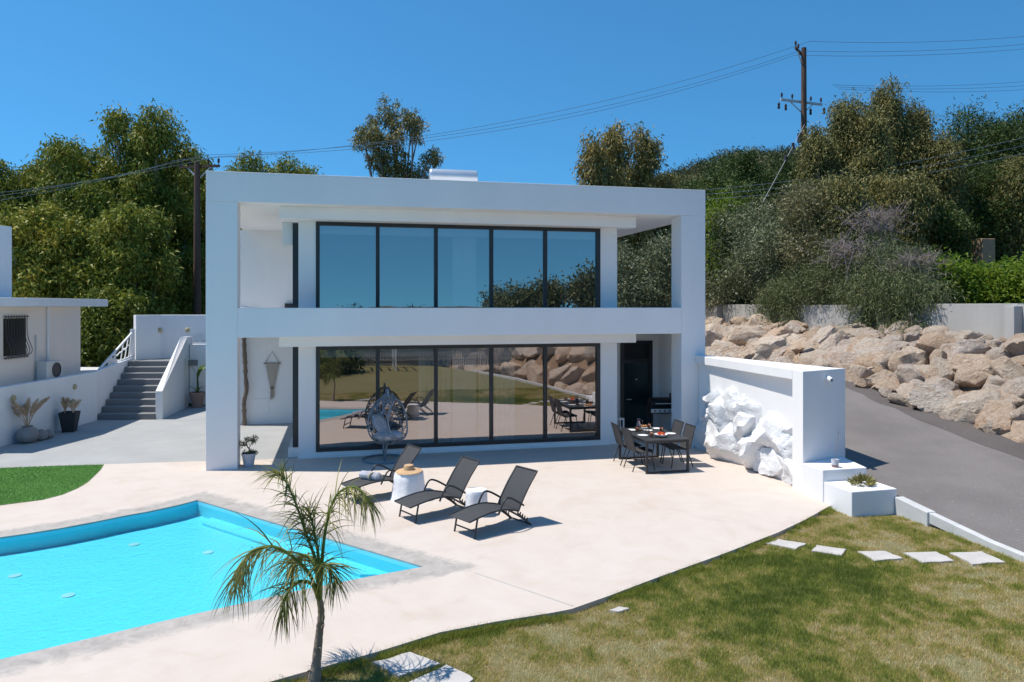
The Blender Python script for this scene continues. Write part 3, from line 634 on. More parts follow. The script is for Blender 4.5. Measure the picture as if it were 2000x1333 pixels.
for i, (p, n) in enumerate((((-5.62,4.7,1.22),(1,-.25)),((-4.98,7.4,1.22),(1,-.25)),((-3.75,12.7,2.78),(-.5,-.8)),((-2.7,12.47,2.78),(.25,-1)))):
    o = MB().lathe([(0,.03),(.075,.03),(.09,0),(.09,-.06)], 18).build('wall_light', M['ochre'], smooth=True)
    q = Vector((n[0], n[1], 0)).to_track_quat('Z', 'Y'); o.matrix_world = Matrix.Translation(p) @ q.to_matrix().to_4x4()
    props(o, ('round ochre wall light above the big clay vase','round ochre wall light halfway along the low white wall','round ochre wall light on the landing wall above the lattice stair railing','round ochre wall light on the landing wall near the white railing')[i], 'wall light', 'round wall lights')

nh = empty('neighbour_house', (-7,7,1.4), 'cream rendered neighbouring house with flat white roof slab and barred window', 'house')
no = Vector((-7,7,1.4))
def npart(mb, name, mat, bevel=.012, parent=None):
    o = mb.build(name, mat, nh if parent is None else parent, bevel=bevel)
    if parent is None: o.location = -no
    return o
npart(MB().prism([(-6.25,4.2),(-5.28,8.9),(-9.5,9.8),(-10.5,5.0)], 1.0, 3.68), 'wall', M['cream'])
npart(MB().prism([(-6.4,3.6),(-5.50,6.1),(-4.98,10.75),(-6.5,11.2),(-10.5,10.2),(-11,4.5)], 3.682, 3.93), 'roof', M['plaster_old'])
npart(MB().prism([(-8.6,3.4),(-6.42,6.7),(-8.2,8.5),(-11,6.2)], 3.93, 6.02), 'tall_wall', M['plaster_old'])
wd_, wn_ = (Vector((-5.28,8.9))-Vector((-6.25,4.2))).normalized(), None
wn_ = Vector((wd_.y, -wd_.x))
def onwall(s, z, out=0): p = Vector((-6.25,4.2))+wd_*s+wn_*out; return Vector((p.x, p.y, z))
gw = npart(MB().prism([onwall(1.0,0,.0).xy[:], onwall(1.0,0,.02).xy[:], onwall(1.95,0,.02).xy[:], onwall(1.95,0,0).xy[:]], 2.32, 3.35), 'window', M['black'], 0)
for k in range(9):
    s = 1.02+k*.115; pts = [onwall(s,3.44,.06), onwall(s,3.0,.06), onwall(s,2.75,.10), onwall(s,2.5,.20), onwall(s,2.36,.18), onwall(s,2.28,.06), onwall(s,2.22,.06)]
    MB().tube(bezier(pts, 14), .011, 6).build('bar', M['rust'], gw)
for z in (3.40, 2.26): MB().bar(onwall(.95,z,.06), onwall(2.0,z,.06), .03, .03).build('cross_bar', M['rust'], gw)
npart(MB().tube([onwall(2.95,3.66,.05), onwall(2.95,1.5,.05)], .03), 'downpipe', M['stump'], 0)
npart(MB().tube([onwall(2.4,2.85,.03), onwall(2.4,1.5,.03)], .018), 'conduit', M['steel'], 0)
fl = npart(MB().bar(onwall(.3,3.45,0), onwall(.3,3.45,.14), .03, .03).bar(onwall(.18,3.42,.16), onwall(.42,3.42,.16), .05, .18), 'floodlight', M['charcoal'])
ac = empty('air_conditioner', onwall(2.75,1.45,.22), 'beige air conditioning unit against the cream house wall', 'air conditioner', rz=math.atan2(wd_.y, wd_.x))
MB().box(-.4,.4,-.15,.15,.05,.62).build('casing', M['ac'], ac, bevel=.02)
MB().lathe([(.22,.0),(.22,.02),(.19,.02),(.19,.005),(0,.005)], 24).build('fan_grille', M['rust'], ac).matrix_local = Matrix.Translation((.08,-.152,.34)) @ Matrix.Rotation(R(90),4,'X')

# pots with dried grass
def plumes(name, base, n, h, spread, mat, parent, seed, w=.05, fluff=26):
    rng = random.Random(seed)
    for k in range(n):
        a = rng.uniform(0, 6.28); s = spread*rng.uniform(.15, 1); hh = h*rng.uniform(.7, 1.05)
        top = Vector((math.cos(a)*s, math.sin(a)*s, hh)); mid = Vector((math.cos(a)*s*.35, math.sin(a)*s*.35, hh*.55))
        mb = MB().tube(bezier([Vector((0,0,0)), mid, top], 8), [.006]*9, 5)
        pts = bezier([mid, (mid+top)/2+Vector((0,0,.02)), top], fluff)
        for i, p in enumerate(pts):
            for q in range(5):
                t = i/len(pts); rad = w*math.sin(math.pi*min(1, .12+t*.9))+.008
                d = Vector((rng.gauss(0,1), rng.gauss(0,1), 1.2)).normalized()*rad*2.2
                sd = d.orthogonal().normalized()*.006
                mb.add([p-sd, p+sd, p+d], [(0,1,2)])
        o = mb.build('plume', mat, parent); o.location = base
v1 = empty('clay_vase', (-5.30,4.75,0), 'round grey clay vase holding tall dried palm and pampas stems', 'vase')
MB().lathe([(.10,0),(.20,.04),(.27,.16),(.275,.24),(.22,.36),(.13,.42),(.14,.45),(.11,.44),(.10,.3)], 28).build('vase', M['claypot'], v1, smooth=True)
plumes('p', (0,0,.38), 20, .80, .55, M['pampas'], v1, 5, .045)
for i, (x, y, s, l) in enumerate(((-5.12,5.12,.62,'small round clay vase touching the big vase'),(-5.02,5.42,.50,'smallest round clay vase in the row by the low wall'))):
    o = MB().lathe([(.10*s/.6,0),(.22*s/.6,.05),(.26*s/.6,.18*s/.6),(.2*s/.6,.32*s/.6),(.09*s/.6,.38*s/.6),(.06*s/.6,.3*s/.6)], 24).build('clay_vase', M['claypot'], smooth=True, loc=(x,y,0)); o.scale = (.72,.72,.72); props(o, l, 'vase', 'small clay vases')
v2 = empty('tall_planter', (-4.82,6.45,0), 'dark tapered square planter with two pale dried grass tufts', 'planter')
MB().prism([(-.15,-.15),(.15,-.15),(.15,.15),(-.15,.15)], 0, .02).add([(-.15,-.15,.0),(.15,-.15,0),(.15,.15,0),(-.15,.15,0),(-.23,-.23,.58),(.23,-.23,.58),(.23,.23,.58),(-.23,.23,.58),(-.2,-.2,.58),(.2,-.2,.58),(.2,.2,.58),(-.2,.2,.58),(-.19,-.19,.5),(.19,-.19,.5),(.19,.19,.5),(-.19,.19,.5)],
    [(0,1,5,4),(1,2,6,5),(2,3,7,6),(3,0,4,7),(4,5,9,8),(5,6,10,9),(6,7,11,10),(7,4,8,11),(8,9,13,12),(9,10,14,13),(10,11,15,14),(11,8,12,15),(12,13,14,15)]).build('pot', M['darkpot'], v2)
plumes('p', (-.13,0,.48), 9, .50, .12, M['pampas'], v2, 8, .05); plumes('p', (.10,0,.48), 16, .46, .30, M['pampas_pale'], v2, 9, .05)

# ------------------------------------------------------------------ leaves
def leaf_obj(name, C, D, ln, wd, tint, mat, parent=None, up=None):
    n = len(C); rs = np.random.RandomState(n % 9999)
    D = D/np.maximum(1e-6, np.linalg.norm(D, axis=1))[:,None]
    q = rs.normal(size=(n,3)); S = np.cross(D, q); S /= np.maximum(1e-6, np.linalg.norm(S, axis=1))[:,None]
    ln = np.broadcast_to(ln, n)[:,None]; wd = np.broadcast_to(wd, n)[:,None]
    V = np.empty((n,3,3)); V[:,0] = C+S*wd*.5; V[:,1] = C-S*wd*.5; V[:,2] = C+D*ln
    me = bpy.data.meshes.new(name); me.vertices.add(3*n); me.vertices.foreach_set('co', V.ravel().astype('f4'))
    me.loops.add(3*n); me.loops.foreach_set('vertex_index', np.arange(3*n, dtype='i4'))
    me.polygons.add(n); me.polygons.foreach_set('loop_start', np.arange(0, 3*n, 3, dtype='i4')); me.polygons.foreach_set('loop_total', np.full(n, 3, 'i4'))
    a = me.attributes.new('tint', 'FLOAT', 'POINT'); a.data.foreach_set('value', np.repeat(np.clip(tint, 0, 1), 3).astype('f4'))
    me.update(); me.validate(); return link(name, me, mat, parent)
def crown(clumps, n, seed, leaf=(.22,.06), droop=.5, twig=.30, per=36, shell=.55, tint0=.45, spread=.25):
    """clumps: (x,y,z,rx,ry,rz) lobes; leaves gather on twigs spread through the lobes"""
    rs = np.random.RandomState(seed); cl = np.array(clumps, float)
    w = (cl[:,3]*cl[:,4]*cl[:,5])**.70; w /= w.sum(); m = max(4, n//per)
    k = rs.choice(len(cl), m, p=w); d = rs.normal(size=(m,3)); d /= np.linalg.norm(d, axis=1)[:,None]
    r = shell+(1-shell)*rs.rand(m)**.6; r *= rs.uniform(.82,1.12,m)
    T = cl[k,:3]+d*cl[k,3:]*r[:,None]; tt = tint0+rs.normal(0, spread*.7, m)
    i = np.repeat(np.arange(m), per); N = len(i)
    C = T[i]+rs.normal(size=(N,3))*twig*np.array([1,1,.8]); C[:,2] -= droop*twig*rs.rand(N)*1.5
    D = d[i]*.5+rs.normal(size=(N,3))*.75; D[:,2] -= droop*1.3
    return C, D, leaf[0]*rs.uniform(.6,1.3,N), leaf[1]*rs.uniform(.7,1.3,N), tt[i]+rs.normal(0, spread*.5, N)
def limbs(base, tops, r0, mb=None, seed=0, fork=.35):
    rg = random.Random(seed); mb = mb or MB(); b = Vector(base)
    c = sum((Vector(t) for t in tops), Vector())/len(tops); f = b.lerp(c, fork); f.z = b.z+(c.z-b.z)*fork
    mb.tube(bezier([b, b.lerp(f,.5)+Vector((rg.uniform(-.1,.1),rg.uniform(-.1,.1),0)), f], 6), [r0*(1-.3*i/6) for i in range(7)], 8)
    for t in tops:
        t = Vector(t); m = f.lerp(t, .5)+Vector((rg.uniform(-.3,.3), rg.uniform(-.3,.3), rg.uniform(0,.3)))
        mb.tube(bezier([f, m, t], 6), [r0*.6*(1-.8*i/6)+.008 for i in range(7)], 6)
    return mb
def tree(name, loc, clumps, n, mat, label, cat='tree', group=None, bark='bark', r0=.18, seed=1, **k):
    root = empty(name, loc, label, cat, group)
    limbs((0,0,-.3), [c[:3] for c in clumps], r0, None, seed).build('trunk', M[bark], root, smooth=True)
    leaf_obj('crown', *crown(clumps, n, seed, **k), M[mat], root); return root
YAW = R(13.2); cy, sy = math.cos(YAW), math.sin(YAW)
def lobes(seed, n, w, h0, h1, dpt, rr=(.5,.9), taper=.6, stretch=1.2):
    """irregular lobes of a crown w wide, from height h0 to h1"""
    rg = random.Random(seed); out = []
    for i in range(n):
        t = (i+.5)/n; t = t**.85; ww = w*.5*(1-taper*t)*(.55+.45*min(1, t*4+.3))
        a = rg.uniform(0, 6.28); q = rg.random()**.5*.85; r = rg.uniform(*rr)
        out.append((math.cos(a)*ww*q, math.sin(a)*ww*q*dpt/w*2 if w else 0, h0+(h1-h0-r*stretch*.8)*t, r, r, r*stretch))
    return out
def gz0(x, y): return float(ground_h(np.array([x]), np.array([y]))[0])

# tall eucalyptus behind the left yard
def at_cam(x, D, z=0): X = (x-1000)/1440*D; return (2.912+X*cy+D*sy, -17.678-X*sy+D*cy, z)
EU = [(285,36,212,7.2,34,'tallest eucalyptus behind the steps with an open bright green crown'),
      (165,35,262,5.2,26,'eucalyptus with drooping green crown behind the cream house'),
      (20,37,300,6.0,26,'broad eucalyptus behind the cream house roof, yellow flecked foliage'),
      (375,41,292,4.6,20,'eucalyptus with thin reddish top beside the wooden pole'),
      (90,40,320,5.6,22,'eucalyptus between the two broad crowns at the cream house')]
for i, (px, D, ty, w, nl, lab) in enumerate(EU):
    x, y, _ = at_cam(px, D); top = 3.7+(598-ty)/1440*D
    g = gz0(x, y)
    tree('eucalyptus_tree', (x, y, g), lobes(30+i, nl*2, w, 1.5, top-g, w/2, (.38,.75), .45, 1.5), 48000, 'euc', lab, group='eucalyptus trees behind the yard', seed=30+i, leaf=(.24,.075), droop=1.0, twig=.21, tint0=.45, shell=.45)
LOWT = [(60,31,395,4.4,.68,'yellow green leafy tree rising over the cream house'),(165,32,425,4.2,.58,'leafy green tree filling the gap behind the flat roof'),
        (262,32,400,4.0,.55,'dense leafy tree behind the stair railing'),(340,37.5,400,3.6,.5,'leafy tree beside the landing wall and wooden pole'),
        (5,32,420,4.4,.62,'yellowish leafy tree behind the tall white wall'),(215,34,350,4.5,.45,'darker leafy tree behind the dense trees'),(405,39,360,3.6,.5,'leafy tree tucked against the villa corner'),(225,30,560,3.4,.35,'dark low bush behind the stair railing')]
for i, (px, D, ty, w, tn, lab) in enumerate(LOWT):
    x, y, _ = at_cam(px, D); top = 3.7+(598-ty)/1440*D; g = gz0(x, y); tree('leafy_tree', (x, y, g), lobes(50+i, 34, w, .3, top-g, w/2, (.36,.72), .35, 1.2), 34000, 'euc', lab, group='leafy trees behind the yard', seed=50+i, leaf=(.22,.085), droop=.6, twig=.21, tint0=tn, shell=.45)
for i, (px, ty, w, lab) in enumerate(((485,297,2.2,'round eucalyptus top showing over the left of the villa roof'),(562,302,2.4,'bright eucalyptus top over the villa roof beside the smaller crown'),(606,322,2.0,'low bushy eucalyptus top just clearing the villa roof'),(528,312,1.8,'pale eucalyptus top between the crowns over the roof'),(445,322,2.2,'low eucalyptus top above the villa roof corner'))):
    x, y, _ = at_cam(px, 46+i); top = 3.7+(598-ty)/1440*(46+i)
    g = gz0(x, y); tree('eucalyptus_tree', (x, y, g), lobes(70+i, 10, w*1.25, 4, top-g, w*.6, (.5,.85), .3, 1.2), 12000, 'euc', lab, group='eucalyptus crowns over the roof', seed=70+i, leaf=(.26,.08), droop=.7, twig=.3, tint0=.5)
# lone eucalyptus over the roof: lobes follow its forked outline (right, up)
bx, by, _ = at_cam(790, 40); g = gz0(bx, by)
cl = []
for px, py, r in ((755,200,.62),(728,225,.55),(762,228,.6),(705,250,.5),(735,262,.7),(775,250,.55),(808,232,.6),(815,250,.5),(712,275,.55),(745,290,.75),(770,285,.65),(800,258,.5),(728,305,.55),(755,318,.7),(785,312,.6),(770,340,.8),(795,335,.6),(838,302,.5),(850,298,.42),(822,325,.5),(806,345,.7),(775,370,.8)):
    X = (px-790)/1440*40; z = 3.7+(598-py)/1440*40-g; rg = random.Random(px)
    dd = rg.uniform(-.9,.9); cl.append((X*cy+dd*sy, -X*sy+dd*cy, z, r*.8, r*.8, r*.95))
tree('eucalyptus_tree', (bx, by, g), cl, 11000, 'euc_dry', 'lone forked eucalyptus standing against the sky behind the roof', seed=90, leaf=(.22,.065), droop=1.0, twig=.15, tint0=.45, r0=.16)
for i, (px, ty, w, lab) in enumerate(((1160,252,1.6,'slimmest pointed eucalyptus of the golden group behind the roof'),(1207,226,2.2,'tallest golden brown eucalyptus behind the villa roof'),(1262,243,2.3,'rusty eucalyptus between the tallest golden one and the hill'),(1290,330,1.8,'low golden eucalyptus shoulder above the roof corner'),(1232,300,2.6,'full golden eucalyptus crown in the middle of the group'))):
    x, y, _ = at_cam(px, 41+i*.7); g = gz0(x, y); top = 3.7+(598-ty)/1440*(41+i*.7)
    tree('eucalyptus_tree', (x, y, g), lobes(100+i, 14, w*1.6, 3, top-g, w*.7, (.45,.75), .62, 1.6), 15000, 'euc_dry', lab, group='golden eucalyptus behind the roof', seed=100+i, leaf=(.24,.08), droop=1.2, twig=.22, spread=.18, tint0=.62)
# the wooded slope on the right
def slope(kind, px, D, ty, w, n, mat, lab, grp, seed, h0=.4, nl=14, rr=(.5,.9), **k):
    Dw = 19.09/((px-1000)/1440*.9736+.2283)                  # distance of the concrete wall in that direction
    D1 = max(D, Dw+.8+w*.42) if px > 1340 else D; w *= D1/D; rr = (rr[0]*(D1/D)**.7, rr[1]*(D1/D)**.7); D = D1
    x, y, _ = at_cam(px, D); g = gz0(x, y); top = 3.7+(598-ty)/1440*D
    h = max(1.2, top-g); k.setdefault('bark', 'bark')
    st_ = k.pop('stretch', 1.25); tp = k.pop('taper', .45)
    return tree(kind, (x, y, g), lobes(seed, nl, w, h0, h, w/2, rr, tp, st_), n, mat, lab, group=grp, seed=seed, **k)
GE = 'grey green eucalyptus on the slope'
for i, (px, D, ty, w, lab) in enumerate(((1602,35,245,2.6,'slender eucalyptus right beside the tall utility pole'),(1648,36,188,3.2,'grey eucalyptus with two rounded tops by the utility pole'),(1735,37,160,3.4,'tallest eucalyptus on the right slope, spire topped'),(1790,37,200,3.2,'eucalyptus with rounded crown next to the tallest spire'),(1690,35,205,3.4,'bushy eucalyptus between the rounded tops and the spire'),(1838,36,262,2.4,'brownish eucalyptus in front of the dark pine'),(1760,33,330,4.0,'low drooping eucalyptus with dark hanging foliage'),(1988,36,300,2.2,'russet eucalyptus at the edge of the dark pines'),(1660,32,340,3.4,'shaded eucalyptus with a pale bare stem'))):
    slope('eucalyptus_tree', px, D, ty, w*(.95 if i < 6 else 1.25), 44000, 'euc_dry', lab, GE, 120+i, 1.0, 32, (.36,.7), leaf=(.17,.055), droop=1.0, twig=.2, tint0=.45, stretch=1.6, taper=.6, spread=.16)
for i, (px, D, ty, w, lab) in enumerate(((1890,43,208,6.2,'big dark green pine with rounded crown on the slope'),(1955,40,245,5.0,'dark pine right of the rounded pine'),(1920,37,330,4.5,'low dark pine below the rounded crown'),(1850,44,290,4.5,'dense pine in shadow behind the brownish eucalyptus'),(2010,42,205,3.0,'pointed dark conifer rising behind the russet tree'))):
    slope('pine_tree', px, D, ty, w, 30000, 'pine', lab, 'dark pines on the slope', 140+i, 1.0, 20, (.8,1.35), leaf=(.20,.06), droop=0, twig=.34, tint0=.45, taper=.5 if i < 4 else .85)
for i, (px, D, ty, w, lab) in enumerate(((1405,58,300,7.5,'pine on the hillside with domed top left of the others'),(1370,52,335,6.5,'bright green pine below the domed hillside pine'),(1455,56,300,3.0,'narrow dark cypress between the hillside pines'),(1440,42,370,4.5,'round green pine above the villa corner'),(1500,60,320,6,'scrubby hillside pine behind the guy wire'),(1545,64,305,6,'hillside pine near the utility pole'),(1330,62,352,6,'low hillside pine at the saddle of the ridge'),(1410,36,395,3.2,'leafy green tree beside the villa roof corner'))):
    slope('pine_tree', px, D, ty, w, 22000, 'pine' if i != 7 else 'bright', lab, 'pines on the hillside', 160+i, .5, 16, (.9,1.5) if w > 4 else (.6,.9), leaf=(.24,.08), droop=0, twig=.4, tint0=.62 if i in (1,3) else .45, taper=.35)
GO = 'olive trees behind the concrete wall'
for i, (px, D, ty, w, mt, lab) in enumerate(((1235,34,470,3.4,'olive','grey green olive seen through the open balcony bay, next to the glazing'),(1290,35,462,3.4,'olive','grey green olive seen through the open balcony bay beside the pillar'),(1415,33,452,3.6,'olive','dark olive right beside the villa corner'),(1470,32,388,3.8,'olive','tall silvery olive between the villa and the pale one'),(1530,31.5,425,3.2,'olive','olive with dark gaps in front of the pale olive'),(1590,33,352,4.2,'olive_pale','big pale olive in front of the utility pole'),(1445,30,500,3.4,'olive','low olive bush overhanging the concrete wall'),(1640,32,400,3.0,'olive_pale','pale olive right of the utility pole foot'),(1350,37,430,3.8,'olive','olive hidden partly behind the villa pillar'))):
    slope('olive_tree', px, D, ty, w, 26000, mt, lab, GO, 180+i, .2, 16, (.6,1.0), bark='bark_dark', leaf=(.15,.045), droop=.1, twig=.27, tint0=.5, taper=.3, stretch=1.0, r0=.12)
GB = 'shrubs along the concrete wall'
for i, (px, D, ty, w, mt, lab) in enumerate(((1690,28,445,3.8,'feather','broad grey green shrub with dry purple twigs'),(1762,27.5,480,3.0,'feather','feathery shrub between the dry twigs and the bright green bushes'),(1640,28.5,480,3.4,'feather','feathery shrub between the dry twigs and the pale olive'),
        (1850,27.0,512,3.0,'bright','bright green leafy bush behind the concrete wall'),(1920,26.5,535,2.8,'bright','low bright green bush below the sandstone pillar'),(1990,26.0,520,2.6,'bright','bright green bush with yellow flecks at the wall end'),
        (1880,38,420,4.0,'olive','dark laurel bushes behind the sandstone pillar'),(1950,38,420,4.0,'olive','dark laurel right of the sandstone pillar'),(1800,34,400,4.2,'pine','dark undergrowth beneath the eucalyptus'),(1700,34,420,4.2,'pine','dark thicket behind the dry twigs'),(1560,29.5,520,2.8,'feather','feathery shrub below the pale olive'))):
    slope('shrub', px, D, ty, w, 22000, mt, lab, GB, 200+i, .1, 13, (.5,.85), bark='twig', leaf=((.16,.028) if mt == 'feather' else (.15,.075)), droop=.15, twig=.26, tint0=.5, taper=.3, stretch=.95, r0=.06)
# shrubs hanging over the wall
for i, (px, D, w, drop, lab) in enumerate(((1530,28.2,2.2,1.2,'grey green shrub trailing down the concrete wall near the villa'),(1700,24.7,3.0,1.5,'feathery shrub spilling widely over the concrete wall'),(1770,23.6,1.8,1.1,'thin trailing shrub on the concrete wall beside the wide one'))):
    x, y, _ = at_cam(px, 19.09/((px-1000)/1440*.9736+.2283)-.05)
    cl = [(-.25+.18*k, random.Random(i*9+k).uniform(-w/2,w/2), z, .38, .5, .45) for k, z in enumerate((-drop*.75,-drop*.4,-.1,.4,.8,1.2))]+[(.1, s*w*.3, .55, .6, .7, .6) for s in (-1,0,1)]
    root = empty('trailing_shrub', (x, y, 3.75), lab, 'shrub', 'shrubs trailing over the concrete wall')
    limbs((.3,0,-.6), [c[:3] for c in cl], .04, None, i).build('trunk', M['twig'], root)
    leaf_obj('crown', *crown(cl, 15000, 230+i, (.17,.028), .8, .26, 40, .4, .45), M['feather'], root)
# bare purple twigs
rg = random.Random(77)
for i, (px, D, py, w, h) in enumerate(((1665,26.8,490,2.6,1.1),(1790,26.2,520,1.6,.8),(1715,29.5,430,2.2,1.2))):
    D = max(D, 19.09/((px-1000)/1440*.9736+.2283)+1.0)
    x, y, z = at_cam(px, D, 3.7+(598-py)/1440*D); mb = MB(); g = gz0(x, y)
    for k in range(170):
        a = rg.uniform(0, 6.28); s = Vector((rg.gauss(0,w*.28), rg.gauss(0,w*.2), rg.uniform(-h*.5,h*.3)))
        e = s+Vector((math.cos(a)*.5, math.sin(a)*.5, rg.uniform(-.15,.5))); m = (s+e)/2+Vector((rg.gauss(0,.06), rg.gauss(0,.06), rg.gauss(0,.08)))
        mb.tube([s, m, e], [.011,.008,.004], 4)
        for q in range(2):
            e2 = m+Vector((rg.gauss(0,.22), rg.gauss(0,.22), rg.gauss(.1,.2))); mb.tube([m, e2], [.007,.003], 3)
    for k in range(5): mb.tube(bezier([Vector((rg.gauss(0,.2),0,g-z)), Vector((rg.gauss(0,.4),0,(g-z)*.5)), Vector((rg.gauss(0,w*.25),rg.gauss(0,.2),0))], 6), .025, 5)
    o = mb.build('dry_shrub', M['twig'], loc=(x,y,z)); props(o, ('leafless purple brown shrub over the feathery bushes','small leafless tan shrub beside the bright green bushes','leafless brushwood in front of the dark thicket')[i], 'shrub', 'leafless shrubs')
# scrub covering the far ridge: one mass
def ridge_scrub():
    rs = np.random.RandomState(8); n = 4200
    x = rs.uniform(25, 190, n); y = rs.uniform(35, 260, n); D = (x-2.9)*sy+(y+17.7)*cy; px = 1000+1440*((x-2.9)*cy-(y+17.7)*sy)/D
    k = (px > 1150) & (px < 2300) & (D > 48); x, y = x[k], y[k]; z = ground_h(x, y); r = rs.uniform(.8, 2.6, len(x))*(1+.005*y)
    per = 56; i = np.repeat(np.arange(len(x)), per); d = rs.normal(size=(len(i),3)); d /= np.linalg.norm(d, axis=1)[:,None]; d[:,2] = np.abs(d[:,2])*.9
    C = np.stack([x, y, z], 1)[i]+d*r[i][:,None]*rs.uniform(.6,1.05,len(i))[:,None]
    t = (.42+rs.normal(0,.28,len(x)))[i]+rs.normal(0,.1,len(i))
    o = leaf_obj('hillside_scrub', C, d+rs.normal(size=d.shape)*.8, .75*rs.uniform(.5,1.3,len(i)), .34, t, M['hillbush'])
    props(o, 'scrub and low bushes covering the far hillside', 'scrub', kind='stuff')
ridge_scrub()

# ------------------------------------------------------------------ utility poles and wires
def upole(loc, h, lab, arms):
    root = empty('utility_pole', loc, lab, 'utility pole', 'utility poles')
    MB().tube([(0,0,0),(0,0,h*.5),(0,0,h)], [.19,.16,.125], 12).build('post', M['polewood'], root, smooth=True)
    for (z, a, L_, both) in arms:
        d = Vector((math.cos(a), math.sin(a), 0)); off = Vector((-d.y, d.x, 0))*.16
        ar = MB().bar(-d*L_+Vector((0,0,z))+off, d*L_+Vector((0,0,z))+off, .09, .11).build('crossarm', M['polewood' if both else 'steel'], root)
        MB().bar(Vector((0,0,z-.6))+off*.6, d*L_*.6+Vector((0,0,z))+off, .04, .05).bar(Vector((0,0,z-.6))+off*.6, -d*L_*.6+Vector((0,0,z))+off, .04, .05).build('brace', M['steel'], root)
        for s in (-.95,-.45,.45,.95):
            MB().lathe([(.015,0),(.015,.08),(.055,.1),(.04,.14),(.06,.17),(.045,.21),(.055,.24),(.03,.3),(0,.3)], 10).build('insulator', M['porcelain'], ar).location = d*L_*s+Vector((0,0,z+.05))+off
    return root
bxr, byr, _ = at_cam(1570, 38); gr = gz0(bxr, byr)
upr = upole((bxr, byr, gr), 17.0-gr, 'tall wooden utility pole on the slope carrying two crossarms', [(16.75-gr, R(42), 1.05, True), (14.25-gr, R(8), 1.35, False)])
for (x, z) in ((-1.35,-.1),(-.95,-.15),(.5,-.3),(1.3,-.2)): MB().lathe([(0,-.35),(.05,-.33),(.07,-.25),(.05,-.18),(.07,-.1),(.03,0)], 10).build('switch', M['porcelain'], upr).location = (x, .15, 14.25-gr+z)
MB().box(-.3,-.17,-.12,.12,12.1-gr,12.6-gr).build('control_box', M['charcoal'], upr)
bxl, byl, _ = at_cam(385, 34); gl = gz0(bxl, byl)
upl = upole((bxl, byl, gl), 10.35-gl, 'shorter wooden utility pole between the trees and the villa', [(10.15-gl, R(-25), 1.05, True)])
def wire(a, b, sag, lab, grp, r=.011, n=28):
    a, b = Vector(a), Vector(b); pts = [a.lerp(b, i/n)-Vector((0,0,sag*4*(i/n)*(1-i/n))) for i in range(n+1)]
    o = MB().tube(pts, r, 4).build('power_line', M['wire']); props(o, lab, 'cable', grp)
lt = [at_cam(px, 34, 3.7+(598-py)/1440*34) for px, py in ((352,312),(400,303),(425,306))]
rt = [at_cam(px, 38, 3.7+(598-py)/1440*38) for px, py in ((1582,81),(1562,100),(1553,108))]
for i in range(3):
    wire(lt[i], rt[i], 1.15, 'thin overhead wire spanning above the villa roof between both poles', 'wires between the poles')
    wire(lt[i], at_cam(-260, 30, 3.7+(598-412+i*14-12)/1440*30), .35, 'thin overhead wire running left from the shorter pole past the trees', 'wires left of the short pole')
    wire(rt[i], at_cam(2260, 42, 3.7+(598-(38,52,62)[i])/1440*42), .5, 'thin overhead wire running right from the top of the tall pole', 'wires right of the tall pole')
    wire(at_cam(1625+i*6, 38, 3.7+(598-166-4*i)/1440*38), at_cam(2250, 46, 3.7+(598-(128,138,148)[i])/1440*46), .5, 'thin overhead wire running right from the lower crossarm', 'wires from the lower crossarm')
    wire(at_cam(1250, 36, 3.7+(598-378-i*8)/1440*36), at_cam(2250, 33, 3.7+(598-200-18*i)/1440*33), .8, 'thin low wire crossing in front of the slope trees', 'low wires across the slope')
wire((bxr-.1, byr-.2, 13), at_cam(1490, 33, 3.7+(598-395)/1440*33), .02, 'slanting guy wire anchoring the tall pole', 'guy wire', .014)
for t in (.3,.48):
    p = Vector((bxr-.1, byr-.2, 13)).lerp(Vector(at_cam(1490, 33, 3.7+(598-395)/1440*33)), t)
    o = MB().lathe([(0,-.16),(.07,-.12),(.07,.12),(0,.16)], 10, p).build('guy_insulator', M['porcelain']); props(o, 'small dark strain insulator on the guy wire', 'insulator', 'guy wire insulators')

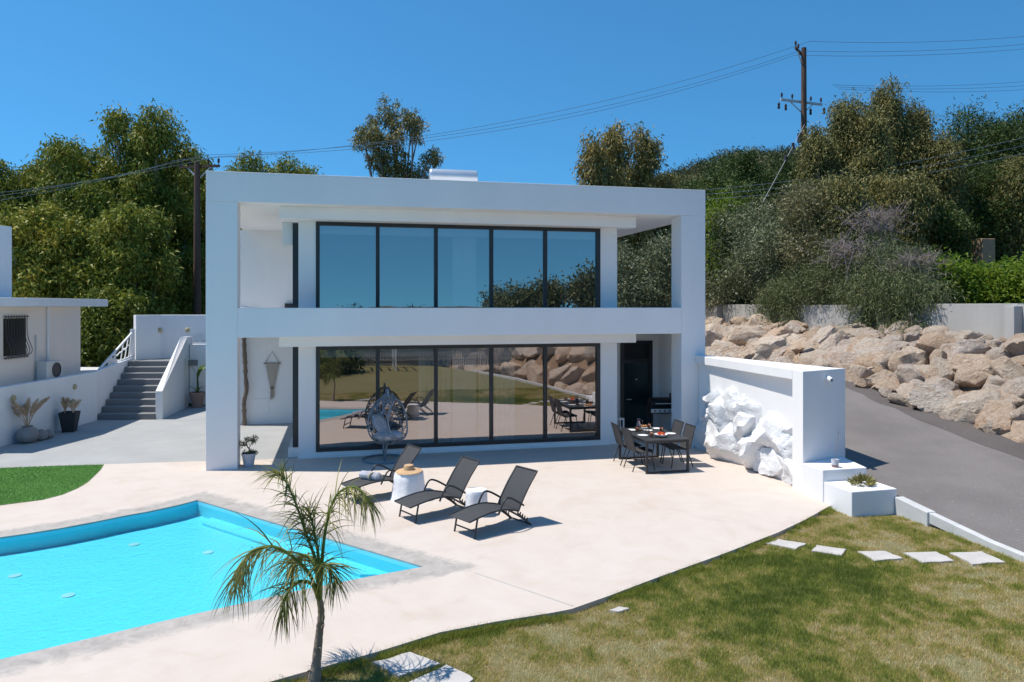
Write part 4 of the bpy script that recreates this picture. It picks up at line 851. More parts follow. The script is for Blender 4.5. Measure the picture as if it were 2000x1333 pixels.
# ------------------------------------------------------------------ loungers
def make_lounger():
    r = empty('sun_lounger', (0,0,0), 'x', 'sun lounger', 'loungers by the pool'); hw = .27
    prof = [(-.10,.285),(.1,.325),(.35,.36),(.6,.36),(.8,.32),(.92,.285)]; bk = [(.92,.285),(1.0,.43),(1.14,.64),(1.27,.80),(1.34,.885)]
    def sling(pr, nm):
        P = bezier([(x,0,z) for x, z in pr], 18); mb = MB(); vs = []
        for p in P: vs += [(p.x,-hw+.02,p.z),(p.x,hw-.02,p.z),(p.x,-hw+.02,p.z-.012),(p.x,hw-.02,p.z-.012)]
        n = len(P); fs = []
        for i in range(n-1): a, b = 4*i, 4*i+4; fs += [(a,a+1,b+1,b),(a+3,a+2,b+2,b+3),(a+2,a,b,b+2),(a+1,a+3,b+3,b+1)]
        return mb.add(vs, fs+[(0,2,3,1),(4*n-4,4*n-3,4*n-1,4*n-2)]).build(nm, M['sling'], r, smooth=True)
    sling(prof, 'seat'); sling(bk, 'backrest')
    for s in (-1,1):
        y = s*hw
        MB().tube([(p.x,y,p.z) for p in bezier([(x,0,z) for x, z in prof], 16)], .016, 8).build('side_rail', M['charcoal'], r, smooth=True)
        MB().tube([(p.x,y,p.z) for p in bezier([(x,0,z) for x, z in bk], 12)], .016, 8).build('back_rail', M['charcoal'], r, smooth=True)
        MB().tube([(.06,y,.31),(0,y,.0)], .016, 8).build('leg', M['charcoal'], r)
        MB().tube(bezier([(.70,y,.34),(.9,y,.22),(1.08,y,.10),(1.20,y,.0)], 8), .016, 8).build('leg', M['charcoal'], r, smooth=True)
        MB().tube(bezier([(.48,y*1.04,.30),(.56,y*1.08,.46),(.64,y*1.08,.545),(.76,y*1.06,.52),(.92,y*1.04,.43),(1.03,y*1.02,.36)], 16), .017, 8).build('armrest', M['charcoal'], r, smooth=True)
        mb = MB()
        for k in range(4): mb.bar((.98+.05*k,y*.9,.20-.04*k),(.99+.05*k,y*.9,.25-.04*k),.02,.012)
        mb.bar((.92,y*.9,.25),(1.18,y*.9,.03),.02,.02); mb.build('ratchet', M['charcoal'], r)
    MB().tube([(.022,-hw,.11),(.022,hw,.11)], .013).build('crossbar', M['charcoal'], r)
    MB().tube([(.92,-hw,.275),(.92,hw,.275)], .014).build('crossbar', M['charcoal'], r)
    MB().tube([(1.34,-hw,.885),(1.34,hw,.885)], .016).build('crossbar', M['charcoal'], r)
    MB().tube([(1.18,-hw,.02),(1.18,hw,.02)], .012).build('crossbar', M['charcoal'], r)
    return r
L0 = make_lounger()
LS = [(4.88,-5.92,27,'black sling lounger beside the smaller white stump, nothing lying on it'),(4.06,-4.86,25,'black sling lounger between the two white stumps'),(3.14,-3.36,22,'black sling lounger carrying a rolled grey towel')]
for i, (x, y, a, lab) in enumerate(LS):
    o = L0 if i == 0 else copy_tree(L0); o.location = (x, y, 0); o.rotation_euler = (0,0,R(a)); o['label'] = lab
def stump(loc, prof, lab, seed):
    rng = random.Random(seed); o = MB().lathe(prof, 40, (0,0,0), .05, rng).build('tree_stump', M['stump'], loc=loc, smooth=True)
    props(o, lab, 'stump table', 'whitewashed stump tables')
stump((4.22,-3.42,0), [(.36,0),(.335,.06),(.31,.2),(.29,.36),(.275,.50),(.262,.515),(0,.518)], 'larger white tree stump table with the straw hat on it', 1)
stump((5.28,-4.80,0), [(.225,0),(.205,.05),(.195,.2),(.19,.36),(.19,.43),(.18,.445),(0,.448)], 'smaller bare white tree stump table between loungers', 2)
o = MB().lathe([(0,.012),(.25,.006),(.262,.0),(.25,.014),(.14,.03),(.105,.04),(.10,.09),(.088,.125),(.05,.135),(0,.13)], 36).build('straw_hat', M['straw'], smooth=True, loc=(4.22,-3.44,.522)); o.rotation_euler = (R(2),R(-2),0)
props(o, 'wide brimmed tan straw hat on the larger white stump', 'hat')
tw = empty('rolled_towel', (3.50,-3.22,.345), 'rolled grey towel lying on a lounger seat', 'towel', rz=R(22))
for (y, z, rr_) in ((-.0,.075,.075),):
    sp = [(math.cos(k*.42)*(.018+.0038*k), math.sin(k*.42)*(.018+.0038*k)) for k in range(17)]
    MB().lathe([(0,-.24),(.05,-.245),(.078,-.21),(.082,-.05),(.080,.1),(.083,.21),(.05,.245),(0,.24)], 26, (0,0,0), .09, random.Random(6)).build('roll', M['towel'], tw, smooth=True).matrix_local = Matrix.Translation((0,0,.08)) @ Matrix.Rotation(R(90),4,'X') @ Matrix.Rotation(R(25),4,'Y')
MB().lathe([(.086,-.03),(.09,0),(.086,.03)], 26).build('tie', M['cord'], tw, smooth=True).matrix_local = Matrix.Translation((0,-.08,.08)) @ Matrix.Rotation(R(90),4,'X')
MB().lathe([(0,-.2),(.04,-.2),(.062,-.17),(.062,.17),(.04,.2),(0,.2)], 22, (0,0,0), .1, random.Random(7)).build('folded_end', M['cushion'], tw, smooth=True).matrix_local = Matrix.Translation((.13,.02,.062)) @ Matrix.Rotation(R(90),4,'X')

# ------------------------------------------------------------------ hanging egg chair
eg = empty('hanging_egg_chair', (3.96,.27,0), 'blue grey wicker egg chair hanging from a ring based stand', 'egg chair')
MB().tube([(math.cos(a)*.50, math.sin(a)*.50, .025) for a in np.linspace(0, 2*math.pi, 49)[:-1]], .026, 8, True).build('base_ring', M['bluegrey'], eg, smooth=True)
MB().tube(bezier([(.02,.50,.03),(.02,.53,.35),(0,.62,.8),(.04,.56,1.3),(.08,.33,1.62),(.10,.06,1.68),(.10,0,1.62)], 30), .028, 10).build('stand_pole', M['bluegrey'], eg, smooth=True)
MB().tube([(.02,.50,.03),(0,.0,.02),(0,-.5,.03)], .018, 8).build('base_bar', M['bluegrey'], eg)
MB().tube([(.10,0,1.64),(.10,0,1.52)], .02, 8).build('hook', M['steel'], eg)
MB().tube([(.08,.02,.40),(.02,.02,.03)], .024, 8).build('lower_stem', M['bluegrey'], eg)
def eggp(th, ph):                                           # th 0 top .. pi bottom
    r = .49*math.sin(th)**.9*(1-.16*math.cos(th)); z = .95+.58*math.cos(th)
    return Vector((.10+r*math.cos(ph), r*math.sin(ph)*.9, z+(.06 if th < .3 else 0)))
PH0 = R(-35)                                                # opening looks to the right and out
def open_at(th, ph):
    d = (ph-PH0+math.pi) % (2*math.pi)-math.pi
    return (d/1.02)**2+((th-1.45)/.98)**2 < 1
rg = random.Random(31); wv = MB()
for k in range(30):                                          # ribs and wandering canes
    ph = 2*math.pi*k/30; run = []
    for i in range(41):
        th = .10+(math.pi-.2)*i/40; q = ph+.16*math.sin(th*5+k*1.7)
        if open_at(th, q):
            if len(run) > 1: wv.tube(run, .0085, 5)
            run = []
        else: run.append(eggp(th, q))
    if len(run) > 1: wv.tube(run, .0085, 5)
for k in range(16):
    th0 = .35+k*.165; run = []
    for i in range(73):
        ph = PH0+2*math.pi*i/72; th = th0+.10*math.sin(ph*4+k*2.3)
        if open_at(th, ph):
            if len(run) > 1: wv.tube(run, .007, 5)
            run = []
        else: run.append(eggp(th, ph))
    if len(run) > 1: wv.tube(run, .007, 5)
wv.build('woven_shell', M['bluegrey'], eg, smooth=True)
MB().tube([eggp(1.45+.98*math.sin(a), PH0+1.02*math.cos(a)) for a in np.linspace(0, 2*math.pi, 49)[:-1]], .019, 8, True).build('rim', M['bluegrey'], eg, smooth=True)
MB().lathe([(0,-.06),(.30,-.06),(.34,-.02),(.35,.03),(.30,.08),(.1,.10),(0,.10)], 28, (0,0,0), .04, rg).build('seat_cushion', M['cushion'], eg, smooth=True).location = (.11,-.01,.58)
MB().lathe([(0,-.06),(.2,-.055),(.26,0),(.2,.055),(0,.06)], 24, (0,0,0), .05, rg).build('back_cushion', M['cushion'], eg, smooth=True).matrix_local = Matrix.Translation((-.09,.13,.84)) @ Matrix.Rotation(R(55),4,(.57,.82,0))

# ------------------------------------------------------------------ dining table, chairs, breakfast
tb = empty('dining_table', (10.0,-1.75,0), 'charcoal rectangular outdoor dining table with square loop legs', 'table')
MB().box(-.52,.52,-.84,.84,.715,.74).build('tabletop', M['tabletop'], tb, bevel=.004)
for s in (-1,1):
    y = s*.80; MB().box(-.515,-.465,y-.025,y+.025,0,.713).box(.465,.515,y-.025,y+.025,0,.713).box(-.465,.465,y-.025,y+.025,0,.045).box(-.465,.465,y-.025,y+.025,.665,.713).build('leg_frame', M['charcoal'], tb, bevel=.003)
for x in (-.49,.49): MB().box(x-.02,x+.02,-.775,.775,.668,.712).build('apron', M['charcoal'], tb)
def make_chair():
    r = empty('dining_chair', (0,0,0), 'x', 'chair', 'chairs at the dining table'); hw = .24     # faces +x
    bk = [(-.17,.43),(-.24,.62),(-.29,.80),(-.33,.93)]; st_ = [(.24,.45),(.22,.455),(0,.43),(-.17,.43)]
    def sl(pr, nm, n=10):
        P = bezier([(x,0,z) for x, z in pr], n); vs = []
        for p in P: vs += [(p.x,-hw+.01,p.z),(p.x,hw-.01,p.z),(p.x-.006,-hw+.01,p.z-.012),(p.x-.006,hw-.01,p.z-.012)]
        m = len(P); fs = []
        for i in range(m-1): a, b = 4*i, 4*i+4; fs += [(a,a+1,b+1,b),(a+3,a+2,b+2,b+3),(a+2,a,b,b+2),(a+1,a+3,b+3,b+1)]
        MB().add(vs, fs+[(0,2,3,1),(4*m-4,4*m-3,4*m-1,4*m-2)]).build(nm, M['sling'], r, smooth=True)
    sl(st_, 'seat'); sl(bk, 'backrest')
    for s in (-1,1):
        y = s*hw
        MB().tube(bezier([(.24,y,.44),(0,y,.425),(-.17,y,.425),(-.24,y,.62),(-.29,y,.80),(-.33,y,.93)], 20), .012, 6).build('frame', M['charcoal'], r, smooth=True)
        MB().tube([(.20,y,.43),(.27,y,0)], .012, 6).build('leg', M['charcoal'], r)
        MB().tube([(-.12,y,.42),(-.27,y,0)], .012, 6).build('leg', M['charcoal'], r)
    MB().tube([(-.33,-hw,.93),(-.33,hw,.93)], .012, 6).build('crossbar', M['charcoal'], r)
    MB().tube([(.2,-hw,.41),(.2,hw,.41)], .012, 6).build('crossbar', M['charcoal'], r)
    return r
C0 = make_chair()
for i, (x, y, a, lab) in enumerate(((9.54,-2.05,2,'charcoal sling chair on the window side of the table, at its poolside end'),(9.54,-1.38,-2,'charcoal sling chair on the window side of the table, at the house end'),(10.55,-1.92,180,'charcoal sling chair on the rock wall side, at the poolside end'),(10.56,-1.30,181,'charcoal sling chair on the rock wall side, at the house end'))):
    o = C0 if i == 0 else copy_tree(C0); o.location = (x, y, 0); o.rotation_euler = (0,0,R(a)); o['label'] = lab
ZT = .741
for i, (x, y) in enumerate(((9.66,-1.28),(10.34,-1.22),(10.36,-1.95),(9.64,-2.02),(10.02,-1.42))):
    o = MB().lathe([(0,.004),(.07,.002),(.075,.0),(.12,.016),(.122,.02),(.075,.008),(0,.008)], 28).build('plate', M['porcel_white'], smooth=True, loc=(x,y,ZT))
    props(o, 'white round dinner plate on the charcoal table', 'plate', 'plates on the table')
def juice(x, y, s, h, lab, name='juice_glass', cat='glass', grp='juice glasses'):
    r = empty(name, (x,y,ZT), lab, cat, grp)
    MB().lathe([(.028*s,0),(.034*s,.0),(.038*s,h),(.036*s,h),(.030*s,.008),(0,.008)], 18).build('glass', M['clear'], r, smooth=True)
    MB().lathe([(0,.009),(.0295*s,.009),(.034*s,h*.78),(0,h*.78)], 18).build('juice', M['juice'], r, smooth=True); return r
juice(9.72,-1.52,1.3,.13,'glass of orange juice beside the tall carafe'); juice(10.2,-1.12,1.3,.13,'glass of orange juice at the house end of the table')
juice(9.76,-2.22,1.3,.13,'glass of orange juice next to the fruit bowl'); juice(10.27,-1.66,1.3,.13,'glass of orange juice on the rock wall side of the table')
cf = empty('juice_carafe', (9.83,-1.33,ZT), 'tall glass carafe of orange juice on the table', 'carafe')
MB().lathe([(.055,0),(.062,.02),(.062,.15),(.035,.22),(.034,.25),(.046,.29),(.044,.29),(.031,.25),(.03,.22),(.057,.15),(.057,.01),(0,.01)], 22).build('glass', M['clear'], cf, smooth=True)
MB().lathe([(0,.011),(.0565,.012),(.0565,.15),(.033,.205),(0,.205)], 22).build('juice', M['juice'], cf, smooth=True)
MB().tube([(.06,0,.14),(.10,0,.15),(.10,0,.23),(.04,0,.27)], .007, 6).build('handle', M['clear'], cf)
fb = empty('fruit_bowl', (9.99,-2.22,ZT), 'white bowl heaped with red fruit on the table', 'bowl')
MB().lathe([(.06,0),(.11,.02),(.15,.06),(.155,.065),(.145,.06),(.1,.025),(0,.02)], 28).build('bowl', M['porcel_white'], fb, smooth=True)
rg = random.Random(4)
for k in range(16):
    a = rg.uniform(0,6.28); q = rg.random()**.5*.09; MB().lathe([(0,-.026),(.018,-.02),(.026,0),(.02,.018),(0,.026)], 10).build('fruit', M['fruit'] if k % 3 else M['juice'], fb, smooth=True).location = (math.cos(a)*q, math.sin(a)*q, .06+.035*(1-q/.09)+rg.uniform(0,.01))
br = empty('bread_basket', (10.08,-.98,ZT), 'small board with bread rolls at the house end of the table', 'bread')
MB().box(-.14,.14,-.08,.08,0,.015).build('board', M['porcel_white'], br, bevel=.004)
for k in range(4): MB().lathe([(0,-.05),(.025,-.04),(.034,0),(.025,.04),(0,.05)], 12).build('roll', M['bread'], br, smooth=True).matrix_local = Matrix.Translation((-.09+.06*k,.01*(k % 2),.04)) @ Matrix.Rotation(R(80),4,'X')
o = MB().lathe([(.03,0),(.04,.02),(.045,.075),(.042,.075),(.036,.02),(0,.015)], 18).build('cup', M['porcel_white'], smooth=True, loc=(9.92,-1.12,ZT)); props(o, 'white porcelain cup behind the carafe', 'cup')
o = MB().lathe([(.035,0),(.04,.0),(.045,.10),(.043,.10),(.036,.008),(0,.008)], 18).build('tumbler', M['clear'], smooth=True, loc=(9.88,-1.74,ZT)); props(o, 'empty clear tumbler in the middle of the table', 'glass')
# barbecue
bq = empty('barbecue', (11.75,1.55,0), 'black gas barbecue with domed lid and white side shelf', 'barbecue', rz=R(-8))
mb = MB(); n = 14; pr = [(-.22+.0,.0),(-.24,.08),(-.20,.2),(-.10,.27),(.06,.27),(.18,.2),(.22,.06),(.22,0)]
vs = [(-.36,y,.86+z) for y, z in pr]+[(.36,y,.86+z) for y, z in pr]; m = len(pr)
mb.add(vs, [(i,i+1,m+i+1,m+i) for i in range(m-1)]+[tuple(range(m)), tuple(range(2*m-1,m-1,-1)), (m-1,0,m,2*m-1)]).build('lid', M['black'], bq, bevel=.012)
MB().box(-.37,.37,-.24,.24,.70,.858).build('firebox', M['black'], bq, bevel=.012)
MB().box(-.38,.38,-.27,-.242,.74,.84).build('control_panel', M['steel'], bq, bevel=.004)
for k in range(5): MB().lathe([(.022,0),(.022,.03),(0,.032)], 12).build('knob', M['black'], bq).matrix_local = Matrix.Translation((-.28+.14*k,-.272,.79)) @ Matrix.Rotation(R(90),4,'X')
MB().box(.39,.74,-.24,.24,.80,.84).box(.39,.74,-.26,-.241,.74,.84).build('side_shelf', M['porcel_white'], bq, bevel=.004)
MB().tube([(-.25,-.24,.99),(-.25,-.29,.99),(.25,-.29,.99),(.25,-.24,.99)], .012, 6).build('lid_handle', M['steel'], bq)
for x in (-.33,.33):
    for y in (-.2,.2): MB().box(x-.02,x+.02,y-.02,y+.02,0,.70).build('leg', M['charcoal'], bq)
MB().box(-.33,.33,-.2,.2,.12,.15).build('lower_shelf', M['charcoal'], bq)
MB().lathe([(.05,0),(.05,.14),(0,.15)], 14).build('gas_bottle_cap', M['rust'], bq).location = (.28,.05,1.10)
ln = empty('lantern', (10.42,1.55,0), 'white square framed floor lantern beside the entrance door', 'lantern')
for x in (-.13,.13):
    for y in (-.13,.13): MB().box(x-.018,x+.018,y-.018,y+.018,0,.56).build('post', M['white_metal'], ln)
MB().box(-.15,.15,-.15,.15,.56,.60).build('top', M['white_metal'], ln, bevel=.004); MB().box(-.15,.15,-.15,.15,0,.03).build('base', M['white_metal'], ln)
MB().lathe([(.05,0),(.05,.22),(0,.225)], 16).build('candle', M['porcel_white'], ln).location = (0,0,.03)

# ------------------------------------------------------------------ pots and decorations by the house
def leafy(name, parent, C, n, r, leaf, mat, seed, tint=.5, loc=(0,0,0)):
    cl = [(*c, r, r, r*.8) for c in C]; o = leaf_obj(name, *crown(cl, n, seed, leaf, 0, r*.5, 14, .3, tint), M[mat], parent); o.location = loc; return o
bp = empty('bonsai_pot', (.88,.30,0), 'small potted bonsai like shrub in a pale grey pot by the pillar', 'potted plant')
MB().lathe([(.11,0),(.15,.26),(.165,.27),(.165,.30),(.14,.30),(.135,.25),(0,.25)], 24).build('pot', M['greypot'], bp, smooth=True)
MB().lathe([(.135,.252),(0,.262)], 18).build('soil', M['soil'], bp)
MB().tube(bezier([(0,0,.25),(.03,0,.36),(-.03,0,.45),(-.05,0,.55)], 8), [.022-.0015*i for i in range(9)], 6).tube([(0,0,.42),(.08,.02,.53)], .009, 5).tube([(-.03,0,.46),(-.12,0,.5)], .008, 5).build('trunk', M['bark_dark'], bp, smooth=True)
leafy('foliage', bp, [(-.05,0,.58),(.09,.02,.58),(-.13,0,.52),(.02,0,.63),(.12,0,.66)], 700, .06, (.035,.02), 'olive', 3, .4)
leafy('moss', bp, [(.05,.03,.31),(-.09,.02,.31),(.0,-.1,.31),(.12,-.02,.31)], 500, .05, (.04,.02), 'olive', 4, .4)
bn = empty('banana_plant', (-2.12,11.1,0), 'young banana plant in a dusty terracotta pot below the white wall', 'potted plant')
MB().lathe([(.17,0),(.24,.46),(.265,.47),(.265,.56),(.235,.56),(.225,.48),(0,.48)], 26).build('pot', M['terracotta'], bn, smooth=True)
MB().lathe([(.225,.485),(0,.5)], 18).build('soil', M['soil'], bn)
MB().tube([(0,0,.45),(.02,0,.8),(0,0,1.25)], [.045,.035,.02], 8).build('stem', M['banana'], bn, smooth=True)
def blade(pts, w, parent, nm='leaf', seed=0):
    P = bezier(pts, 14); me_v = []; n = len(P); rg = random.Random(seed)
    side = (P[-1]-P[0]).cross(Vector((0,0,1))).normalized()
    for i, p in enumerate(P):
        t = i/(n-1); ww = w*math.sin(math.pi*min(.999, max(.02, t*.96+.04)))**.7
        me_v += [p-side*ww+Vector((0,0,.25*ww)), p, p+side*ww+Vector((0,0,.25*ww))]
    fs = [(3*i+k, 3*i+k+1, 3*i+k+4, 3*i+k+3) for i in range(n-1) for k in range(2)]
    o = MB().add(me_v, fs).build(nm, M['banana'], parent, smooth=True)
    a = o.data.attributes.new('tint', 'FLOAT', 'POINT'); a.data.foreach_set('value', [rg.random()]*len(me_v)); return o
for i, (p, w) in enumerate((([(0,0,1.1),(-.15,-.05,1.45),(-.42,-.1,1.82)],.13),([(0,0,1.15),(.15,-.1,1.45),(.42,-.2,1.6)],.12),([(0,0,1.0),(.1,.1,1.3),(.35,.2,1.5)],.10),([(0,0,.55),(-.12,-.1,.72),(-.3,-.18,.82)],.06),([(0,0,.55),(.12,-.1,.72),(.33,-.15,.78)],.07),([(0,0,.55),(.0,-.15,.68),(.05,-.32,.66)],.06))): blade(p, w, bn, seed=i)
# succulent in the planter, potted twig
cc = empty('cushion_cactus', (12.35,-5.86,.39), 'olive green clump of spiky cactus growing on the lower planter step', 'cactus')
rs = np.random.RandomState(5); n = 260; a = rs.rand(n)*6.28; q = rs.rand(n)**.5
C = np.stack([np.cos(a)*q*.20, np.sin(a)*q*.16, .02+.10*(1-q)], 1); D = np.stack([np.cos(a)*q*1.1, np.sin(a)*q, 1.0-.5*q+0*a], 1)+rs.normal(size=(n,3))*.15
leaf_obj('stems', C, D, .13*rs.uniform(.6,1.2,n), .035, rs.rand(n), M['cactus'], cc)
tp = empty('twig_pot', (12.17,-5.33,.61), 'small two tone pot with one bare twig on the planter', 'potted plant')
MB().lathe([(.055,0),(.064,.05),(.066,.052),(.072,.15),(.06,.15),(.056,.12),(0,.12)], 20).build('pot', M['greypot'], tp, smooth=True)
MB().lathe([(.0575,.0),(.0665,.05)], 20).build('band', M['terracotta'], tp, smooth=True)
MB().tube(bezier([(0,0,.12),(.02,0,.3),(.05,0,.5),(.07,0,.66),(.06,0,.75)], 8), [.006,.006,.005,.005,.004,.004,.003,.003,.002], 5).tube([(.06,0,.6),(.09,0,.68)], .003, 4).build('twig', M['twig'], tp)
# driftwood pole and macrame on the back wall
rg = random.Random(8)
o = MB().tube(bezier([(.08+rg.uniform(-.04,.04), 6.44+rg.uniform(-.02,.02), z) for z in np.linspace(0, 2.97, 9)], 32), [.065+rg.uniform(-.012,.012) for _ in range(33)], 9).build('driftwood_pole', M['driftwood'], smooth=True)
props(o, 'twisted driftwood pole standing against the white back wall', 'pole')
mc = empty('macrame_hanging', (.87,6.56,2.27), 'beige knotted macrame hanging on the back wall', 'wall hanging')
MB().tube([(-.26,0,-.37),(.26,0,-.37)], .016, 8).build('rod', M['driftwood'], mc)
MB().tube([(-.22,0,-.37),(0,0,0),(.22,0,-.37)], .008, 6).build('hanging_cord', M['driftwood'], mc)
vs = []; nn = 18
for i in range(nn+1):
    t = i/nn; w = .20*(1-t)+.06*t; vs += [(-w,-.01,-.37-t*.78),(-w*.33,-.035,-.37-t*.80),(w*.33,-.03,-.37-t*.80),(w,-.01,-.37-t*.78)]
MB().add(vs, [(4*i+k,4*i+k+1,4*i+k+5,4*i+k+4) for i in range(nn) for k in range(3)]).build('woven_panel', M['cord'], mc, smooth=True)
MB().lathe([(0,.05),(.05,.02),(.06,-.04),(0,-.06)], 14).build('knot', M['driftwood'], mc, smooth=True).location = (0,-.02,-1.13)
mb = MB(); rg = random.Random(9)
for k in range(26): x = rg.uniform(-.05,.05); mb.tube([(x,rg.uniform(-.03,0),-1.12),(x*1.1,rg.uniform(-.03,0),-1.35),(x+rg.uniform(-.02,.02),-.01,-1.42-rg.uniform(0,.1))], .005, 4)
mb.build('fringe', M['cord'], mc)

# ------------------------------------------------------------------ stepping stones
SR = [((9.46,-7.27),(9.77,-7.14),(10.07,-7.44),(9.75,-7.64)),((9.94,-7.76),(10.18,-7.54),(10.52,-7.82),(10.25,-8.05)),((10.60,-7.95),(11.05,-8.02),(11.05,-8.36),(10.56,-8.36)),((11.22,-8.15),(11.77,-8.22),(11.72,-8.64),(11.19,-8.58)),((11.92,-8.32),(12.45,-8.36),(12.38,-8.85),(11.85,-8.80)),((3.26,-9.80),(3.66,-9.66),(3.95,-10.0),(3.50,-10.18)),((3.55,-10.33),(4.0,-10.04),(4.26,-10.40),(3.90,-10.62)),((4.05,-10.75),(4.4,-10.5),(4.7,-10.85),(4.3,-11.1)),((6.15,-9.12),(6.3,-9.05),(6.42,-9.13),(6.25,-9.2))]
rg = random.Random(15)
for i, q in enumerate(SR):
    c = sum((Vector(p) for p in q), Vector((0,0)))/4; poly = []
    for k in range(4):
        a, b = Vector(q[k]), Vector(q[(k+1) % 4])
        for t in (0,.25,.5,.75): p = a.lerp(b, t)-c; poly.append((p*(1+rg.uniform(-.10,.04)))[:])
    o = MB().prism(poly, -.05, .035).build('stepping_stone', M['slabstone'], bevel=.008, loc=(c.x,c.y,-.07))
    props(o, ('pale slab of the lawn path, the one next to the cream terrace','pale slab of the lawn path, second from the cream terrace','middle pale slab of the five in the lawn path','pale slab of the lawn path, second from the driveway kerb','pale slab of the lawn path, the one next to the driveway kerb')[i] if i < 5 else ('pale stone slab near the palm at the terrace edge' if i < 8 else 'small half buried stone chip in the lawn by the terrace edge'), 'stepping stone', 'stepping stones to the driveway' if i < 5 else ('stepping stones by the palm' if i < 8 else None))

# ------------------------------------------------------------------ grass
def inside(poly, x, y):
    r = np.zeros(x.shape, bool); n = len(poly)
    for i in range(n):
        x0, y0 = poly[i]; x1, y1 = poly[(i+1) % n]
        if y0 == y1: continue
        c = ((y0 > y) != (y1 > y)) & (x < (x1-x0)*(y-y0)/(y1-y0)+x0); r ^= c
    return r
def blades(name, x, y, z, h, w, tint, mat, lean=.7, seed=1):
    rs = np.random.RandomState(seed); n = len(x); a = rs.rand(n)*6.28
    V = np.empty((n,3,3)); B = np.stack([x, y, np.full(n, z)], 1)
    s = np.stack([np.cos(a), np.sin(a), 0*a], 1)*w[:,None]*.5; b = rs.rand(n)*6.28; le = rs.rand(n)*lean
    V[:,0] = B-s; V[:,1] = B+s; V[:,2] = B+np.stack([np.cos(b)*le*h, np.sin(b)*le*h, h*(1-.25*le)], 1)
    me = bpy.data.meshes.new(name); me.vertices.add(3*n); me.vertices.foreach_set('co', V.ravel().astype('f4'))
    me.loops.add(3*n); me.loops.foreach_set('vertex_index', np.arange(3*n, dtype='i4')); me.polygons.add(n)
    me.polygons.foreach_set('loop_start', np.arange(0, 3*n, 3, dtype='i4')); me.polygons.foreach_set('loop_total', np.full(n, 3, 'i4'))
    t = me.attributes.new('tint', 'FLOAT', 'POINT'); t.data.foreach_set('value', np.repeat(np.clip(tint,0,1), 3).astype('f4')); me.update()
    return link(name, me, mat)
def grass():
    rs = np.random.RandomState(2); n = 900000
    x = rs.uniform(1.0, 13.4, n); y = rs.uniform(-13, -5.3, n)
    poly = [(12.05,-6.3),(12.66,-6.45)] + [(p[0]-.06, p[1]) for p in KERBX[:6]] + [(-3,-13.2)] + [(p[0], p[1]) for p in LAWN_EDGE[1:14]][::-1]
    k = inside(poly, x, y)
    for q in SR: k &= ~inside([(Vector(q_)*.94+sum((Vector(p) for p in q), Vector((0,0)))/4*.06)[:] for q_ in q], x, y)
    x, y = x[k], y[k]
    big = vnoise(x, y, 1.9, 3)*.32+vnoise(x, y, .42, 4)*.32+vnoise(x, y, .15, 5)*.33+vnoise(x, y, .06, 6)*.18        # dry patches
    gy = np.exp(-((x-9.7)/2.2)**2-((y+8.9)/.9)**2)                                         # lusher tongue below the stones
    dry = big-.50-.18*gy+.05*np.clip((8-x)/6, -1, 1)
    dens = rs.rand(len(x)) < np.clip(.95-dry*1.5, .25, 1); x, y, dry = x[dens], y[dens], dry[dens]
    tint = .50+dry*1.9+rs.normal(0,.17,len(x))-.10*(gy[dens])
    h = .030*(1+rs.rand(len(x)))*np.clip(1.1-dry*1.2, .55, 1.5)
    o = blades('lawn_grass', x, y, -.072, h, .0055*rs.uniform(.7,1.5,len(x)), tint, M['grass'], .9)
    props(o, 'patchy green and straw coloured lawn grass beside the terrace', 'grass', kind='stuff')
    # longer fringe along the terrace edge
    xs = []; ys = []
    for a, b in zip(LAWN_EDGE[1:14], LAWN_EDGE[2:15]):
        L_ = math.dist(a, b); m = int(L_*3200); t = rs.rand(m); xs.append(a[0]+(b[0]-a[0])*t+rs.normal(.02,.04,m)); ys.append(a[1]+(b[1]-a[1])*t-rs.normal(.04,.04,m))
    x = np.concatenate(xs); y = np.concatenate(ys); keep = .6*vnoise(x, y, .5, 9)+.4*vnoise(x, y, .12, 8)+.25*((x < 4.9) & (x > 3.3)) > .47; x, y = x[keep], y[keep]
    o = blades('edge_grass', x, y, -.075, .05+.07*rs.rand(len(x)), .007*rs.uniform(.7,1.3,len(x)), .28+rs.normal(0,.16,len(x)), M['grass'], 1.0, 3)
    props(o, 'longer grass fringe spilling along the terrace edge', 'grass', kind='stuff')
    n = 90000; x = rs.uniform(-7,-2.1,n); y = rs.uniform(-2.4,1.4,n); k = inside(TURF, x, y); x, y = x[k], y[k]
    o = blades('turf_pile', x, y, .006, .022*(1+.4*rs.rand(len(x))), .008*np.ones(len(x)), rs.rand(len(x))*.6+.4*vnoise(x, y, .6, 7), M['turf'], .8, 5)
    props(o, 'bright green artificial turf pile on the patio edge', 'grass', kind='stuff')
grass()

# ------------------------------------------------------------------ the young palm
pr = empty('young_palm', (2.67,-10.02,-.08), 'young feather palm with drooping fronds in front of the pool', 'palm tree')
def pl_pt(zx, zy, dep=0):                                   # sketch units: 1 m = 577, origin at the foot
    X = (zx-615)/577; return Vector((X*cy+dep*sy, -X*sy+dep*cy, (1325-zy)/577))
rg = random.Random(12)
tr = bezier([pl_pt(612,1345), pl_pt(628,1200), pl_pt(642,1060), pl_pt(655,930), pl_pt(645,830)], 24)
MB().tube(tr, [.078-.026*min(1,i/6)-.022*i/24+rg.uniform(-.004,.004) for i in range(25)], 12).build('trunk', M['palmtrunk'], pr, smooth=True)
for i, (a, b) in enumerate((((600,1250),(575,1250)),((655,1240),(672,1235)),((662,1000),(683,978)),((668,960),(676,905)),((645,1110),(668,1130)),((590,1310),(572,1315)))):
    p, q = pl_pt(*a, -.03), pl_pt(*b, -.05); MB().tube([p, (p+q)/2+Vector((0,0,.01)), q], [.014,.009,.002], 5).build('dead_frond_base', M['palmtrunk'], pr)
